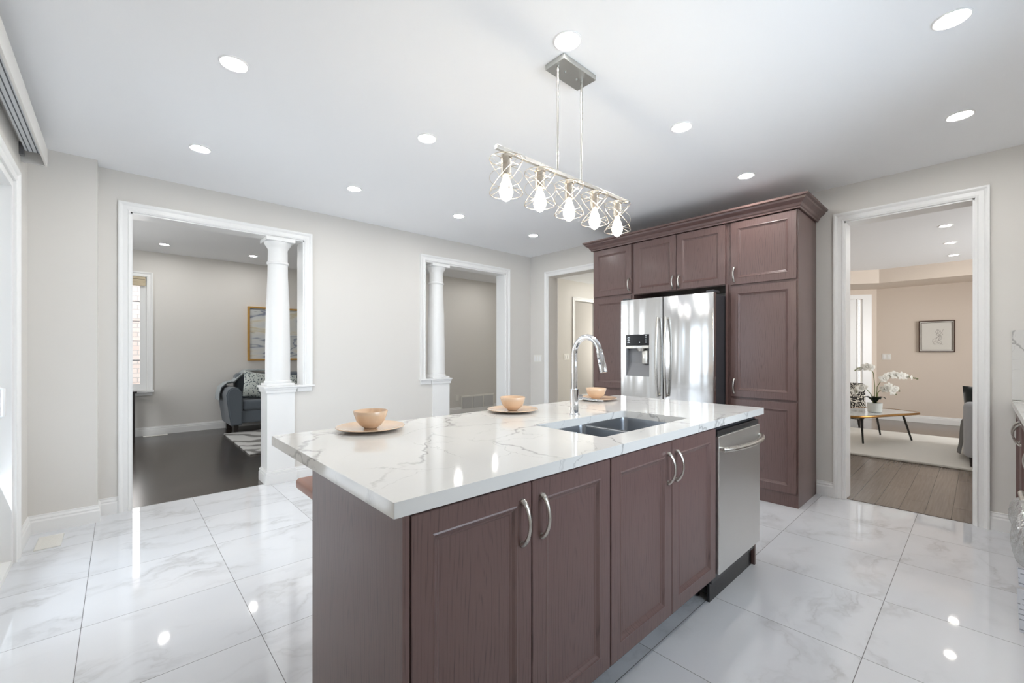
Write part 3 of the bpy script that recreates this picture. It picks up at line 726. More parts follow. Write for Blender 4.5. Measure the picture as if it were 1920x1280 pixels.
# dishwasher
dw = thing('dishwasher', (2.53, 1.2, 0), 'stainless steel dishwasher with a curved bar handle at the end of the island', 'dishwasher')
b = B(); box(b, 2.228, 2.828, DY+.005, 1.50, .10, .89); mk('tub', b, M['darkgrey'], dw)
b = B(); box(b, 2.232, 2.826, .889, .922, .158, .858, .004); mk('door', b, M['steel'], dw)
b = B(); box(b, 2.232, 2.826, .897, .922, .859, .885, .003); mk('control_strip', b, M['kick'], dw)
b = B(); box(b, 2.235, 2.822, .938, .95, 0, .158); mk('kick_plate', b, M['kick'], dw)
for x in (2.26, 2.80):
    b = B(); lathe(b, [(.018, 0), (.018, .012), (.008, .016), (.008, .10)], (x, 1.02, 0), 14); mk('foot', b, M['kick'], dw)
pts = []
for k in range(25):
    s = k/24*2-1; pts.append((2.529+s*.283, .878-.052*(1-s*s)**.8, .792))
b = B(); tube(b, pts, .0125, 14, flat=1.25)
for x in (2.25, 2.808): tube(b, [(x, .890, .792), (x, .872, .792)], [.014, .0125], 12)
mk('handle', b, M['nickel'], dw, None, True)
# stool
st = thing('bar_stool', (.80, 1.93, 0), 'brown wooden bar stool tucked behind the island', 'stool')
b = B(); box(b, .588, 1.0, 1.75, 2.10, .665, .715, .018, 4); mk('seat', b, M['stoolwood'], st, None, True)
for x in (.66, .93):
    for y in (1.82, 2.03):
        b = B(); tube(b, [(x, y, .67), (x, y, 0)], [.018, .014], 10); mk('leg', b, M['stoolwood'], st, None, True)
for y in (1.82, 2.03): b = B(); tube(b, [(.66, y, .25), (.93, y, .25)], .01, 8); mk('footrest', b, M['stoolwood'], st, None, True)
# plates and bowls
def plate_bm(c):
    b = B(); lathe(b, [(.055, .0), (.075, .002), (.105, .007), (.142, .014), (.145, .016), (.143, .0185), (.105, .0115), (.075, .0075), (.0, .007)], c, 48, False); return b
def bowl_bm(c):
    b = B(); o_ = [(.0, 0), (.026, 0), (.03, .004), (.045, .014), (.06, .034), (.069, .058), (.073, .075)]
    i_ = [(.0715, .0765), (.066, .06), (.056, .035), (.04, .016), (.0, .0085)]
    lathe(b, o_+i_, c, 48, False); return b
spots = [((.814, 1.806), 'at the bare left end of the island'), ((1.662, 1.808), 'in the middle, left of the faucet'), ((2.502, 1.846), 'right of the faucet, nearest the fridge')]
pl = bw = None
for i, ((x, y), where) in enumerate(spots):
    if i == 0:
        pl = mk('plate', plate_bm((x, y, .9455)), M['cream'], None, (x, y, .9455), True, 60); bw = mk('bowl', bowl_bm((x, y, .953)), M['cream'], None, (x, y, .953), True, 60); p_, w_ = pl, bw
    else:
        p_ = copy_tree(pl, (x, y, .9455)); w_ = copy_tree(bw, (x, y, .953))
    tag(p_, 'blush ceramic plate '+where, 'plate', 'plates on the island'); tag(w_, 'blush ceramic bowl on the plate '+where, 'bowl', 'bowls on the island')

# ================================================================== TALL CABINETS + FRIDGE
TXF = 4.087      # carcass front incl. doors
DX = TXF+.02     # door back plane
TT = 2.46
pr = thing('pantry_cabinet', (4.38, 1.27, 0), 'tall dark oak pantry cabinet on the right of the fridge', 'cabinet')
b = B(); box(b, DX, 4.668, 1.005, 1.552, 0, TT); mk('carcass', b, M['cab'], pr, (4.38, 1.27, 1.3))
def tdoor(par, y0, y1, z0, z1, handle=None, hz=None):
    return add_door(par, (DX, (y0+y1)/2, (z0+z1)/2), y1-y0, z1-z0, 'x', handle=handle, hz=0 if hz is None else hz-(z0+z1)/2)
tdoor(pr, 1.015, 1.528, 1.892, TT-.006, -.225, 1.985)
tdoor(pr, 1.015, 1.528, .885, 1.872, -.225, .98)
tdoor(pr, 1.015, 1.528, .115, .865)
pl_ = thing('pantry_cabinet', (4.38, 2.80, 0), 'tall dark oak pantry cabinet on the left of the fridge', 'cabinet')
b = B(); box(b, DX, 4.668, 2.54, 3.062, 0, TT); mk('carcass', b, M['cab'], pl_, (4.38, 2.8, 1.3))
tdoor(pl_, 2.552, 3.052, 1.922, TT-.006, .225, 2.02)
tdoor(pl_, 2.552, 3.052, .885, 1.900); tdoor(pl_, 2.552, 3.052, .115, .865)
of = thing('overhead_cabinet', (4.38, 2.04, 1.89), 'dark oak double-door cabinet above the fridge', 'cabinet')
b = B(); box(b, DX, 4.668, 1.553, 2.539, 1.90, TT); box(b, TXF+.004, 4.668, 1.553, 1.572, .0, 1.9); box(b, TXF+.004, 4.668, 2.52, 2.539, 0, 1.9); mk('carcass', b, M['cab'], of, (4.38, 2.04, 2.2))
tdoor(of, 1.575, 2.040, 1.905, TT-.006, -.205, 1.985)
tdoor(of, 2.046, 2.516, 1.905, TT-.006, .205, 1.985)
# crown
CR = [(0, 0), (.012, 0), (.014, .012), (.022, .02), (.03, .038), (.05, .052), (.062, .062), (.066, .076), (.082, .082), (.084, .098), (0, .098)]
b = B(); rows = []
for p, dd in (((4.668, 1.0, 0), (0, -1)), ((TXF, 1.0, 0), (-1, -1)), ((TXF, 3.066, 0), (-1, 1)), ((4.668, 3.066, 0), (0, 1))):
    rows.append([b.verts.new((p[0]+dd[0]*o_, p[1]+dd[1]*o_, TT+.001+z_)) for o_, z_ in CR])
for a, c in zip(rows, rows[1:]):
    for i in range(len(CR)): b.faces.new((a[i], a[(i+1) % len(CR)], c[(i+1) % len(CR)], c[i]))
b.faces.new(rows[0][::-1]); b.faces.new(rows[-1])
box(b, TXF+.01, 4.668, 1.005, 3.06, TT+.003, TT+.074)
tag(mk('crown_moulding', b, M['cab_x'], None, None), 'dark oak crown moulding running along the top of the tall cabinets', 'moulding')
# fridge
fr = thing('refrigerator', (4.2, 2.04, 0), 'stainless steel french-door refrigerator between the tall cabinets', 'refrigerator')
FXF = 3.83; y0, y1 = 1.572, 2.508; ymid = 2.047
b = B(); box(b, FXF+.065, 4.62, y0+.008, y1-.008, .03, 1.80, .004); mk('body', b, M['darkgrey'], fr)
def fdoor(y0_, y1_, z0, z1, cut=None, name='door'):
    b = B(); r = .006
    if cut is None:
        box(b, FXF, FXF+.06, y0_, y1_, z0, z1, r, 3)
    else:
        cy0, cy1, cz0, cz1 = cut
        # slab with a dispenser hole, in y/z plane
        o_ = rrect(y0_, y1_, z0, z1, r, 3); i_ = rrect(cy0, cy1, cz0, cz1, .003, 3)
        n = len(o_)
        Fo = [b.verts.new((FXF, y, z)) for y, z in o_]; Fi = [b.verts.new((FXF, y, z)) for y, z in i_]
        Bo = [b.verts.new((FXF+.06, y, z)) for y, z in o_]; Bi = [b.verts.new((FXF+.055, y, z)) for y, z in i_]
        for k in range(n):
            j = (k+1) % n
            b.faces.new((Fo[k], Fo[j], Fi[j], Fi[k])); b.faces.new((Fi[k], Fi[j], Bi[j], Bi[k])); b.faces.new((Fo[k], Bo[k], Bo[j], Fo[j]))
        b.faces.new(Bo)
    return mk(name, b, M['fridge'], fr, (FXF, (y0_+y1_)/2, (z0+z1)/2), True, 30)
dL = fdoor(ymid+.003, y1, .72, 1.815, (2.19, 2.452, 1.045, 1.462)); dR = fdoor(y0, ymid-.003, .72, 1.815); fz = fdoor(y0, y1, .06, .71, None, 'freezer_drawer')
b = B(); box(b, FXF+.03, FXF+.075, ymid-.004, ymid+.004, .72, 1.81); mk('door_gap_seal', b, M['kick'], fr)
def fhandle(y, par):
    pts = []; z0, z1 = .86, 1.62
    for k in range(21):
        s = k/20*2-1; pts.append((FXF-.022-.030*(1-s*s), y, (z0+z1)/2+s*(z1-z0)/2))
    b = B(); tube(b, pts, .0125, 12)
    for z in (z0+.015, z1-.015): tube(b, [(FXF, y, z), (FXF-.025, y, z)], .012, 10)
    mk('handle', b, M['nickel'], par, ORG[par], True)
fhandle(ymid+.042, dL); fhandle(ymid-.042, dR)
pts = [(FXF-.025-.02*(1-s*s), 2.04+s*.4, .63) for s in [k/12*2-1 for k in range(13)]]
b = B(); tube(b, pts, .0125, 12); [tube(b, [(FXF, 2.04+s*.39, .63), (FXF-.027, 2.04+s*.39, .63)], .012, 10) for s in (-1, 1)]; mk('handle', b, M['nickel'], fz, ORG[fz], True)
# dispenser (thing > door is part; dispenser pieces sub-parts)
b = B(); box(b, FXF-.002, FXF+.012, 2.192, 2.450, 1.352, 1.461, .002); mk('display', b, M['black'], dL, ORG[dL])
b = B(); box(b, FXF-.003, FXF+.012, 2.192, 2.450, 1.322, 1.350, .003); mk('dispenser_bar', b, M['nickel'], dL, ORG[dL])
b = B(); box(b, FXF+.048, FXF+.054, 2.19, 2.452, 1.045, 1.322); box(b, FXF+.002, FXF+.05, 2.19, 2.452, 1.045, 1.052); box(b, FXF+.002, FXF+.054, 2.440, 2.452, 1.05, 1.32)
vs_ = [b.verts.new(p) for p in ((FXF+.003, 2.19, 1.052), (FXF+.003, 2.45, 1.052), (FXF+.049, 2.45, 1.18), (FXF+.049, 2.19, 1.18))]; b.faces.new(vs_)
mk('dispenser_recess', b, M['grey'], dL, ORG[dL])
b = B(); box(b, FXF+.006, FXF+.045, 2.21, 2.275, 1.17, 1.30, .008); tube(b, [(FXF+.025, 2.29, 1.325), (FXF+.025, 2.29, 1.295)], [.05, .035], 18); mk('dispenser_paddle', b, M['nickel'], dL, ORG[dL], True)
def icon(*q):
    b = B(); box(b, *q); mk('display_icon', b, M['paper'], dL, ORG[dL])
for z in (1.432, 1.408, 1.385):
    icon(FXF-.0032, FXF-.0018, 2.404, 2.434, z-.006, z-.002); icon(FXF-.0032, FXF-.0018, 2.411, 2.427, z, z+.006)
for z in (1.445, 1.43, 1.412, 1.395, 1.38): icon(FXF-.0032, FXF-.0018, 2.215, 2.232, z, z+.005)
icon(FXF-.0032, FXF-.0018, 2.29, 2.298, 1.378, 1.388)
for k in range(7): icon(FXF-.0042, FXF-.0032, 2.27+.014*k, 2.279+.014*k, 1.331, 1.341)
for ya in (y0+.005, y1-.075): b = B(); box(b, FXF+.02, FXF+.14, ya, ya+.07, 1.8155, 1.835, .004); mk('hinge_cover', b, M['darkgrey'], fr)

# ================================================================== RIGHT RUN OF KITCHEN
kc = thing('base_cabinet', (3.9, -.48, 0), 'dark oak base cabinet under the counter at the right edge of the picture', 'cabinet')
b = B(); box(b, 3.0, 4.652, -.79, -.19, .10, .906); box(b, 3.0, 4.652, -.79, -.25, 0, .10); mk('carcass', b, M['cab'], kc, (3.9, -.5, .45))
for i, x in enumerate((3.04, 3.58, 4.12)):
    mt = Matrix.Translation((x+.26, -.19, .51)) @ Matrix.Rotation(math.pi, 4, 'Z'); b2 = bmesh.new(); door_panel(b2, .52, .77); b = B(); merge(b, b2, mt)
    o = mk('door', b, M['cab'], kc, (x+.26, -.19, .51))
    b2 = bmesh.new(); pull(b2); b = B(); merge(b, b2, mt @ Matrix.Translation((-.20 if i % 2 else .20, -.02, .27))); mk('handle', b, M['nickel'], o, ORG[o], True)
b = B(); box(b, 3.0, 4.655, -.795, -.15, .9075, .945, .002); tag(mk('countertop', b, M['quartz'], None, (0, 0, .9)), 'white quartz worktop along the right wall, at the right edge of the picture', 'countertop')
b = B(); box(b, 4.656, 4.669, -.795, -.152, .946, 1.44, .002); tag(mk('backsplash', b, M['quartz'], None, (0, 0, 1.3)), 'white veined quartz backsplash slab standing on the counter by the right doorway', 'backsplash')
rg = thing('range', (2.6, -.48, 0), 'stainless steel range at the right edge, its door handle wrapped in plastic', 'stove')
b = B(); box(b, 2.235, 2.995, -.79, -.20, .03, .93, .004); mk('body', b, M['darkgrey'], rg)
b = B(); box(b, 2.24, 2.99, -.205, -.165, .20, .78, .005); mk('door', b, M['steel'], rg)
b = B(); box(b, 2.24, 2.99, -.205, -.17, .04, .19, .005); mk('drawer', b, M['steel'], rg)
b = B(); box(b, 2.24, 2.99, -.205, -.175, .79, .93, .004); mk('control_panel', b, M['black'], rg)
b = B(); tube(b, [(2.42, -.125, .66), (2.95, -.125, .66)], .012, 12); [tube(b, [(x, -.166, .66), (x, -.125, .66)], .01, 8) for x in (2.44, 2.93)]; mk('handle', b, M['nickel'], rg, None, True)
b = B(); rs = random.Random(5)
nx, na = 26, 20; rows = []
for i in range(nx):
    s = i/(nx-1); x = 2.45+.48*s; k = math.sin(math.pi*min(max(s*.98+.01, 0), 1))**.4
    row = []
    for j in range(na):
        a = 2*math.pi*j/na
        ry = (.030+.016*math.sin(s*9))*k+rs.uniform(-.003, .003); rz = (.11+.03*math.sin(s*5+1))*k
        row.append(b.verts.new((x+rs.uniform(-.006, .006), -.117+ry*math.cos(a), .60-.03*(1-s)+rz*math.sin(a)+rs.uniform(-.006, .006))))
    rows.append(row)
for a, c in zip(rows, rows[1:]):
    for j in range(na): b.faces.new((a[j], a[(j+1) % na], c[(j+1) % na], c[j]))
mk('plastic_wrap', b, M['film'], rg, None, True, 80)
for (x, ya, yb_, yc_, zt_, zb_, lb) in ((2.33, -.1645, -.0895, -.0925, .528, .462, 'small white printed leaflet standing above the larger sheet at the right edge'),
                                   (2.30, -.1645, -.0860, -.0935, .466, .312, 'larger white printed sheet standing lowest at the right edge')):
    b = B(); vs_ = []
    for n_ in (0, .0012):
        vs_.append([b.verts.new(p) for p in ((x+n_, ya, zb_-.01), (x+n_+.01, yc_, zb_), (x+n_, yb_, zt_), (x+n_, ya, zt_-.004))])
    b.faces.new(vs_[0]); b.faces.new(vs_[1][::-1])
    for k in range(4): b.faces.new((vs_[0][k], vs_[0][(k+1) % 4], vs_[1][(k+1) % 4], vs_[1][k]))
    tag(mk('leaflet', b, M['printed'], None, None), lb, 'paper', 'papers on the range')

# ================================================================== PENDANT
PY = 1.427; PZ = 2.182
pd = thing('pendant_light', (1.72, PY, CH), 'brushed nickel linear pendant with five wire cage lamps over the island', 'pendant light')
b = B(); box(b, 1.593, 1.85, PY-.063, PY+.063, CH-.026, CH-.0005, .002); cn = mk('canopy', b, M['canopy'], pd)
for x in (1.675, 1.765):
    b = B(); lathe(b, [(.004, CH-.036), (.0045, CH-.03), (.006, CH-.026)], (x, PY, 0), 10)
    mk('screw_cap', b, M['canopy'], cn, ORG[cn], True)
for x in (1.618, 1.806):
    b = B(); tube(b, [(x, PY, CH-.045), (x, PY, PZ+.009)], .0055, 12); lathe(b, [(.0075, CH-.055), (.0075, CH-.026)], (x, PY, 0), 12); mk('rod', b, M['nickel'], pd, None, True)
b = B(); box(b, 1.213, 2.242, PY-.009, PY+.009, PZ-.009, PZ+.009, .001); mk('bar', b, M['nickel'], pd)
for x in (1.272, 1.489, 1.706, 1.922, 2.139):
    zt = 2.150; c = (x, PY, 0)
    b = B(); lathe(b, [(.006, PZ-.009), (.006, zt+.012), (.025, zt+.01), (.027, zt), (.0235, zt-.004), (.0235, zt-.078), (.019, zt-.082)], c, 24); so = mk('lamp_socket', b, M['champagne'], pd, None, True)
    b = B(); lathe(b, [(.012, zt-.080), (.014, zt-.092), (.022, zt-.112), (.030, zt-.140), (.0305, zt-.155), (.024, zt-.176), (.012, zt-.188), (.002, zt-.193)], c, 20); mk('bulb', b, M['bulb'], so, ORG[so], True)
    b = B(); rr = .074; zb2 = zt-.158; ztp = zt-.006
    for z in (ztp, zb2): tube(b, [(x+rr*math.cos(a), PY+rr*math.sin(a), z) for a in [2*math.pi*k/36 for k in range(36)]], .0019, 6, True)
    for ph in (45, 135, 315):
        a0 = R(ph)
        tube(b, [(x+rr*math.cos(a0+a), PY+rr*math.sin(a0+a), (ztp+zb2)/2+(ztp-zb2)/2*math.cos(a)) for a in [2*math.pi*k/36 for k in range(36)]], .0013, 6, True)
    for a in (0, math.pi/2): tube(b, [(x-rr*math.cos(a), PY-rr*math.sin(a), ztp), (x+rr*math.cos(a), PY+rr*math.sin(a), ztp)], .0018, 6)
    mk('wire_cage', b, M['champagne'], pd, None, True)

# ================================================================== RECESSED LIGHTS
KX = [.427, 1.545, 2.68, 3.812]; KY = [3.767, 2.543, 1.303, .083]
def downlight(x, y, z, label, group, lens='lens'):
    t = thing('recessed_light', (x, y, z), label, 'ceiling light', group)
    b = B(); lathe(b, [(.066, 0), (.066, -.003), (.06, -.006), (.05, -.003), (.049, -.0005)], (x, y, z), 32); mk('trim_ring', b, M['trim'], t, None, True)
    b = B(); lathe(b, [(.0485, -.0015), (.0485, -.0035)], (x, y, z), 32); mk('lens', b, M[lens], t)
    return t
proto = downlight(KX[0], KY[0], CH, '', 'kitchen ceiling lights')
desc = {(.427, 3.767): 'round recessed light nearest the tall wall corner, above the larger living room opening',
        (.427, 2.543): 'round recessed light at upper left, nearest the blind track box',
        (1.545, 3.767): 'round recessed light in the back row, second from the left',
        (1.545, 2.543): 'round recessed light left of the pendant rods, second row from the back',
        (1.545, 1.303): 'round recessed light directly beside the pendant canopy',
        (2.68, 3.767): 'round recessed light above the smaller opening with column',
        (2.68, 1.303): 'round recessed light to the right of the pendant rods',
        (2.68, .083): 'round recessed light in the upper right corner of the picture',
        (3.812, 3.767): 'round recessed light above the room corner, leftmost of the row along the cabinets',
        (3.812, 1.303): 'round recessed light above the tall cabinet crown moulding',
        (3.812, .083): 'round recessed light over the right doorway wall'}
first = True
for (x, y), lb in desc.items():
    t = proto if first else copy_tree(proto, (x, y, CH)); first = False
    t['label'] = lb
for (x, y), lb in {(.477, 7.95): 'round recessed light in the living room, left one near the window', (1.60, 7.95): 'round recessed light in the living room, next to the column top'}.items():
    t = copy_tree(proto, (x, y, LH)); t['label'] = lb; t['group'] = 'living room ceiling lights'
for i, (x, y) in enumerate(((4.4, 6.2), (5.6, 6.6), (7.6, 5.2))):  # extra lights out of view, added to brighten hall and passage
    t = copy_tree(proto, (x, y, LH)); t['label'] = ['round recessed light deep in the living room, hidden by the wall', 'round recessed light in the hall behind the corner doorway', 'round recessed light at the far end of the hall'][i]; t['group'] = 'hall ceiling lights'
pw = downlight(7.015, .268, CH, 'nearest of three recessed lights in the sitting room ceiling', 'sitting room ceiling lights', 'lens_warm')
t = copy_tree(pw, (8.151, .268, CH)); t['label'] = 'middle of three recessed lights in the sitting room ceiling'
t = copy_tree(pw, (9.217, .268, CH)); t['label'] = 'farthest of three recessed lights in the sitting room ceiling'

# ================================================================== PLATES, VENTS
def plate_x(name, x, y0_, y1_, z0, z1, n, label):
    t = thing(name, (x, (y0_+y1_)/2, z0), label, 'light switch')
    b = B(); box(b, x-.006, x-.0005, y0_, y1_, z0, z1, .002); mk('plate', b, M['switch'], t)
    for k in range(n):
        yc = y0_+(y1_-y0_)*(k+.5)/n; b = B(); box(b, x-.009, x-.005, yc-.016, yc+.016, (z0+z1)/2-.033, (z0+z1)/2+.033, .002); mk('rocker', b, M['trim'], t)
plate_x('light_switch', XW, 4.435, 4.60, 1.13, 1.245, 3, 'white triple light switch on the wall beside the room corner')
plate_x('light_switch', 10.8, 1.14, 1.27, 1.14, 1.255, 2, 'white double light switch on the sitting room wall above the orchid')
t = thing('light_switch', (7.09, 6.0, 1.12), 'pale light switch on the hall wall behind the faucet', 'light switch')
b = B(); box(b, 7.0, 7.17, 5.994, 5.9995, 1.12, 1.25, .002); mk('plate', b, M['switch'], t)
for k in range(2): b = B(); box(b, 7.03+.07*k, 7.065+.07*k, 5.990, 5.995, 1.15, 1.22, .002); mk('rocker', b, M['trim'], t)
t = thing('air_return_grille', (5.75, 7.4, .06), 'white slatted air return grille low on the wall behind the smaller opening', 'vent')
b = B(); box(b, 5.32, 6.22, 7.385, 7.3995, .06, .36, .003); mk('frame', b, M['vent'], t)
b = B()
for k in range(3): box(b, 5.35+.29*k, 5.61+.29*k, 7.380, 7.386, .09, .33)
mk('louvres', b, M['ventdark'], t)
t = thing('wall_outlet', (5.22, 7.4, .30), 'white wall outlet beside the air return grille', 'outlet')
b = B(); box(b, 5.18, 5.26, 7.393, 7.3995, .27, .39, .002); mk('plate', b, M['switch'], t)
def floor_vent(x0, x1, y0_, y1_, z, label):
    t = thing('floor_register', ((x0+x1)/2, (y0_+y1_)/2, z), label, 'vent', 'floor registers')
    b = B(); box(b, x0, x1, y0_, y1_, z+.0005, z+.006, .002); mk('cover', b, M['vent'], t)
    if y1_-y0_ > x1-x0:
        b = B()
        for k in range(12):
            yc = y0_+.02+(y1_-y0_-.04)*k/11; box(b, x0+.02, x1-.02, yc-.002, yc+.002, z+.0055, z+.0066)
    else:
        b = B()
        for k in range(12):
            xc = x0+.02+(x1-x0-.04)*k/11; box(b, xc-.002, xc+.002, y0_+.02, y1_-.02, z+.0055, z+.0066)
    mk('slots', b, M['switch'], t)
floor_vent(-.408, -.285, 4.12, 4.385, 0, 'white floor register on the tiles by the patio door')
floor_vent(.267, .56, 8.52, 8.63, 0, 'white floor register under the living room window')

# ================================================================== LIVING ROOM
t = thing('console_table', (-.25, 8.4, 0), 'black wooden console table under the living room window', 'table')
b = B(); box(b, -.62, .19, 8.20, 8.60, .69, .72, .004); mk('tabletop', b, M['cream'] if False else M['darkwood'], t)
b = B(); box(b, -.60, .17, 8.22, 8.58, .60, .69); mk('apron', b, M['darkwood'], t)
for x in (-.60, .115):
    for y in (8.22, 8.53): b = B(); box(b, x, x+.055, y, y+.05, 0, .60); mk('leg', b, M['darkwood'], t)
sf = thing('sofa', (2.3, 8.2, 0), 'slate grey fabric sofa with rolled arms against the living room wall', 'sofa')
SA0 = 1.23
b = B(); box(b, SA0+.12, 3.35, 7.88, 8.62, .16, .36, .03, 3); mk('base', b, M['sofa'], sf, None, True)
b = B(); box(b, SA0+.20, 3.3, 8.33, 8.64, .30, .93, .07, 4); mk('backrest', b, M['sofa'], sf, None, True)
def arm(bm, x_out, s):
    pr_ = [(.05, .14), (.02, .35), (.0, .50), (-.01, .62), (.02, .70), (.08, .735), (.15, .72), (.20, .66), (.21, .56), (.20, .14)]
    n = 0; A = [bm.verts.new((x_out+s*p[0], 7.84, p[1])) for p in pr_]; Bk = [bm.verts.new((x_out+s*p[0], 8.62, p[1])) for p in pr_]
    for k in range(len(pr_)):
        j = (k+1) % len(pr_); bm.faces.new((A[k], A[j], Bk[j], Bk[k]))
    bm.faces.new(A); bm.faces.new(Bk[::-1])
for xo, s in ((SA0, 1), (3.6, -1)):
    b = B(); arm(b, xo, s); bmesh.ops.recalc_face_normals(b, faces=b.faces); bmesh.ops.bevel(b, geom=[e_ for e_ in b.edges if abs(e_.verts[0].co.y-e_.verts[1].co.y) < .01 and e_.verts[0].co.y < 8], offset=.02, segments=3, affect='EDGES')
    mk('arm', b, M['sofa'], sf, None, True, 50)
for x0_ in (SA0+.21, SA0+1.2):
    b = B(); box(b, x0_, x0_+.98, 7.86, 8.36, .36, .52, .04, 4); mk('seat_cushion', b, M['sofa'], sf, None, True)
for x in (SA0+.10, 3.4):
    for y in (7.96, 8.55): b = B(); box(b, x, x+.07, y, y+.07, 0, .16); mk('leg', b, M['darkwood'], sf)
rt = lambda x, y, z: Matrix.Rotation(R(z), 3, 'Z') @ Matrix.Rotation(R(x), 3, 'X') @ Matrix.Rotation(R(y), 3, 'Y')
b = B(); pillow(b, (SA0+.47, 8.12, .74), .46, .44, .17, rt(-18, 12, 18)); tag(mk('cushion', b, M['pillow'], None, None, True, 80), 'large pale leaf-print cushion against the sofa arm', 'cushion', 'sofa cushions')
b = B(); pillow(b, (SA0+.90, 8.14, .70), .40, .36, .15, rt(-20, -6, -8)); tag(mk('cushion', b, M['pillow'], None, None, True, 80), 'smaller leaf-print cushion beside the column edge', 'cushion', 'sofa cushions')
def cloth(bm, path, width_vec, n=14, amp=.012, thick=.006):
    path = [Vector(p) for p in path]; W = Vector(width_vec); rows = []
    up = W.normalized()
    for i, p in enumerate(path):
        tdir = (path[min(i+1, len(path)-1)]-path[max(i-1, 0)]).normalized(); nn = tdir.cross(up).normalized()
        rows.append([(p+W*(j/n-.5)+nn*amp*math.sin(j*1.9+i*.35), nn) for j in range(n+1)])
    F_ = [[bm.verts.new(q+nn*thick/2) for q, nn in r] for r in rows]; Bk = [[bm.verts.new(q-nn*thick/2) for q, nn in r] for r in rows]
    m_ = len(rows)
    for i in range(m_-1):
        for j in range(n):
            bm.faces.new((F_[i][j], F_[i][j+1], F_[i+1][j+1], F_[i+1][j])); bm.faces.new((Bk[i][j], Bk[i+1][j], Bk[i+1][j+1], Bk[i][j+1]))
        bm.faces.new((F_[i][0], F_[i+1][0], Bk[i+1][0], Bk[i][0])); bm.faces.new((F_[i][n], Bk[i][n], Bk[i+1][n], F_[i+1][n]))
    for r in (0, m_-1):
        for j in range(n): bm.faces.new((F_[r][j], F_[r][j+1], Bk[r][j+1], Bk[r][j]))
    return bm
b = B(); cloth(b, [(SA0-.055, 8.35, .52), (SA0-.05, 8.35, .62), (SA0-.02, 8.35, .72), (SA0+.06, 8.35, .79), (SA0+.16, 8.36, .80), (SA0+.24, 8.40, .88), (SA0+.34, 8.46, .965), (SA0+.5, 8.48, .975), (SA0+.64, 8.47, .97)], (0, .34, 0), 16, .014)
tag(mk('throw_blanket', b, M['throw'], None, None, True, 80), 'silver grey throw draped over the sofa arm and back', 'blanket')
b = B(); cloth(b, [(SA0+.55, 8.2, .55), (SA0+.58, 8.05, .545), (SA0+.62, 7.9, .545), (SA0+.64, 7.845, .52), (SA0+.66, 7.835, .42), (SA0+.68, 7.832, .28)], (.22, 0, 0), 12, .010)
tag(mk('throw_blanket', b, M['throw'], None, None, True, 80), 'end of a silver throw hanging over the sofa seat edge', 'blanket')
t = thing('painting', (2.35, 8.65, 1.14), 'gold-framed abstract painting in grey, ochre and blue above the sofa', 'painting')
px0, px1, pz0, pz1 = 1.655, 3.15, 1.137, 2.085
b = B()
for (a0, a1, c0, c1) in ((px0, px1, pz1-.03, pz1), (px0, px1, pz0, pz0+.03), (px0, px0+.03, pz0+.03, pz1-.03), (px1-.03, px1, pz0+.03, pz1-.03)): box(b, a0, a1, 8.61, 8.668, c0, c1, .003)
mk('frame', b, M['gold'], t)
b = B(); box(b, px0+.03, px1-.03, 8.63, 8.66, pz0+.03, pz1-.03); mk('canvas', b, M['painting'], t, (2.4, 8.65, 1.6))
b = B(); box(b, 1.2, 3.7, 6.15, 7.95, .0005, .02, .006); tag(mk('rug', b, M['rug_l'], None, None), 'grey and white rug with wavy lines in front of the sofa', 'rug')

# ================================================================== SITTING ROOM
b = B(); box(b, 6.78, 9.05, -1.8, 2.6, -.0015, .028, .01, 3); tag(mk('rug', b, M['rug_r'], None, None, True), 'cream shag rug under the coffee table in the sitting room', 'rug')
t = thing('coffee_table', (8.0, .95, .026), 'low brass-rimmed coffee table with splayed black legs on the cream rug', 'table')
ctp = [(8.21, .60), (8.38, .92), (8.28, 1.18), (7.95, 1.34), (7.45, 1.40), (7.12, 1.34), (7.02, 1.16), (7.2, .98), (7.62, .80), (8.0, .60), (8.13, .56)]
def smooth_poly(p, it=3):
    for _ in range(it):
        q = []
        for i in range(len(p)):
            a, c = p[i], p[(i+1) % len(p)]; q += [(a[0]*.75+c[0]*.25, a[1]*.75+c[1]*.25), (a[0]*.25+c[0]*.75, a[1]*.25+c[1]*.75)]
        p = q
    return p
sp = smooth_poly(ctp, 2)
def prism(bm, poly, z0, z1):
    A = [bm.verts.new((x, y, z0)) for x, y in poly]; D = [bm.verts.new((x, y, z1)) for x, y in poly]; n = len(poly)
    for k in range(n): bm.faces.new((A[k], A[(k+1) % n], D[(k+1) % n], D[k]))
    bm.faces.new(A[::-1]); bm.faces.new(D); return bm
b = B(); prism(b, sp, .425, .452); mk('tabletop', b, M['marble'], t)
b = B(); tube(b, [(x, y, .44) for x, y in sp], .017, 8, True); mk('rim', b, M['brass'], t, None, True)
for (fx_, fy_, tx_, ty_) in ((7.50, 1.08, 7.50, 1.10), (8.29, .655, 8.05, .73), (8.50, 1.02, 8.30, 1.05), (7.15, 1.3, 7.2, 1.25)):
    b = B(); tube(b, [(fx_, fy_, .036), (tx_, ty_, .43)], [.011, .014], 10); mk('leg', b, M['legblack'], t, None, True)
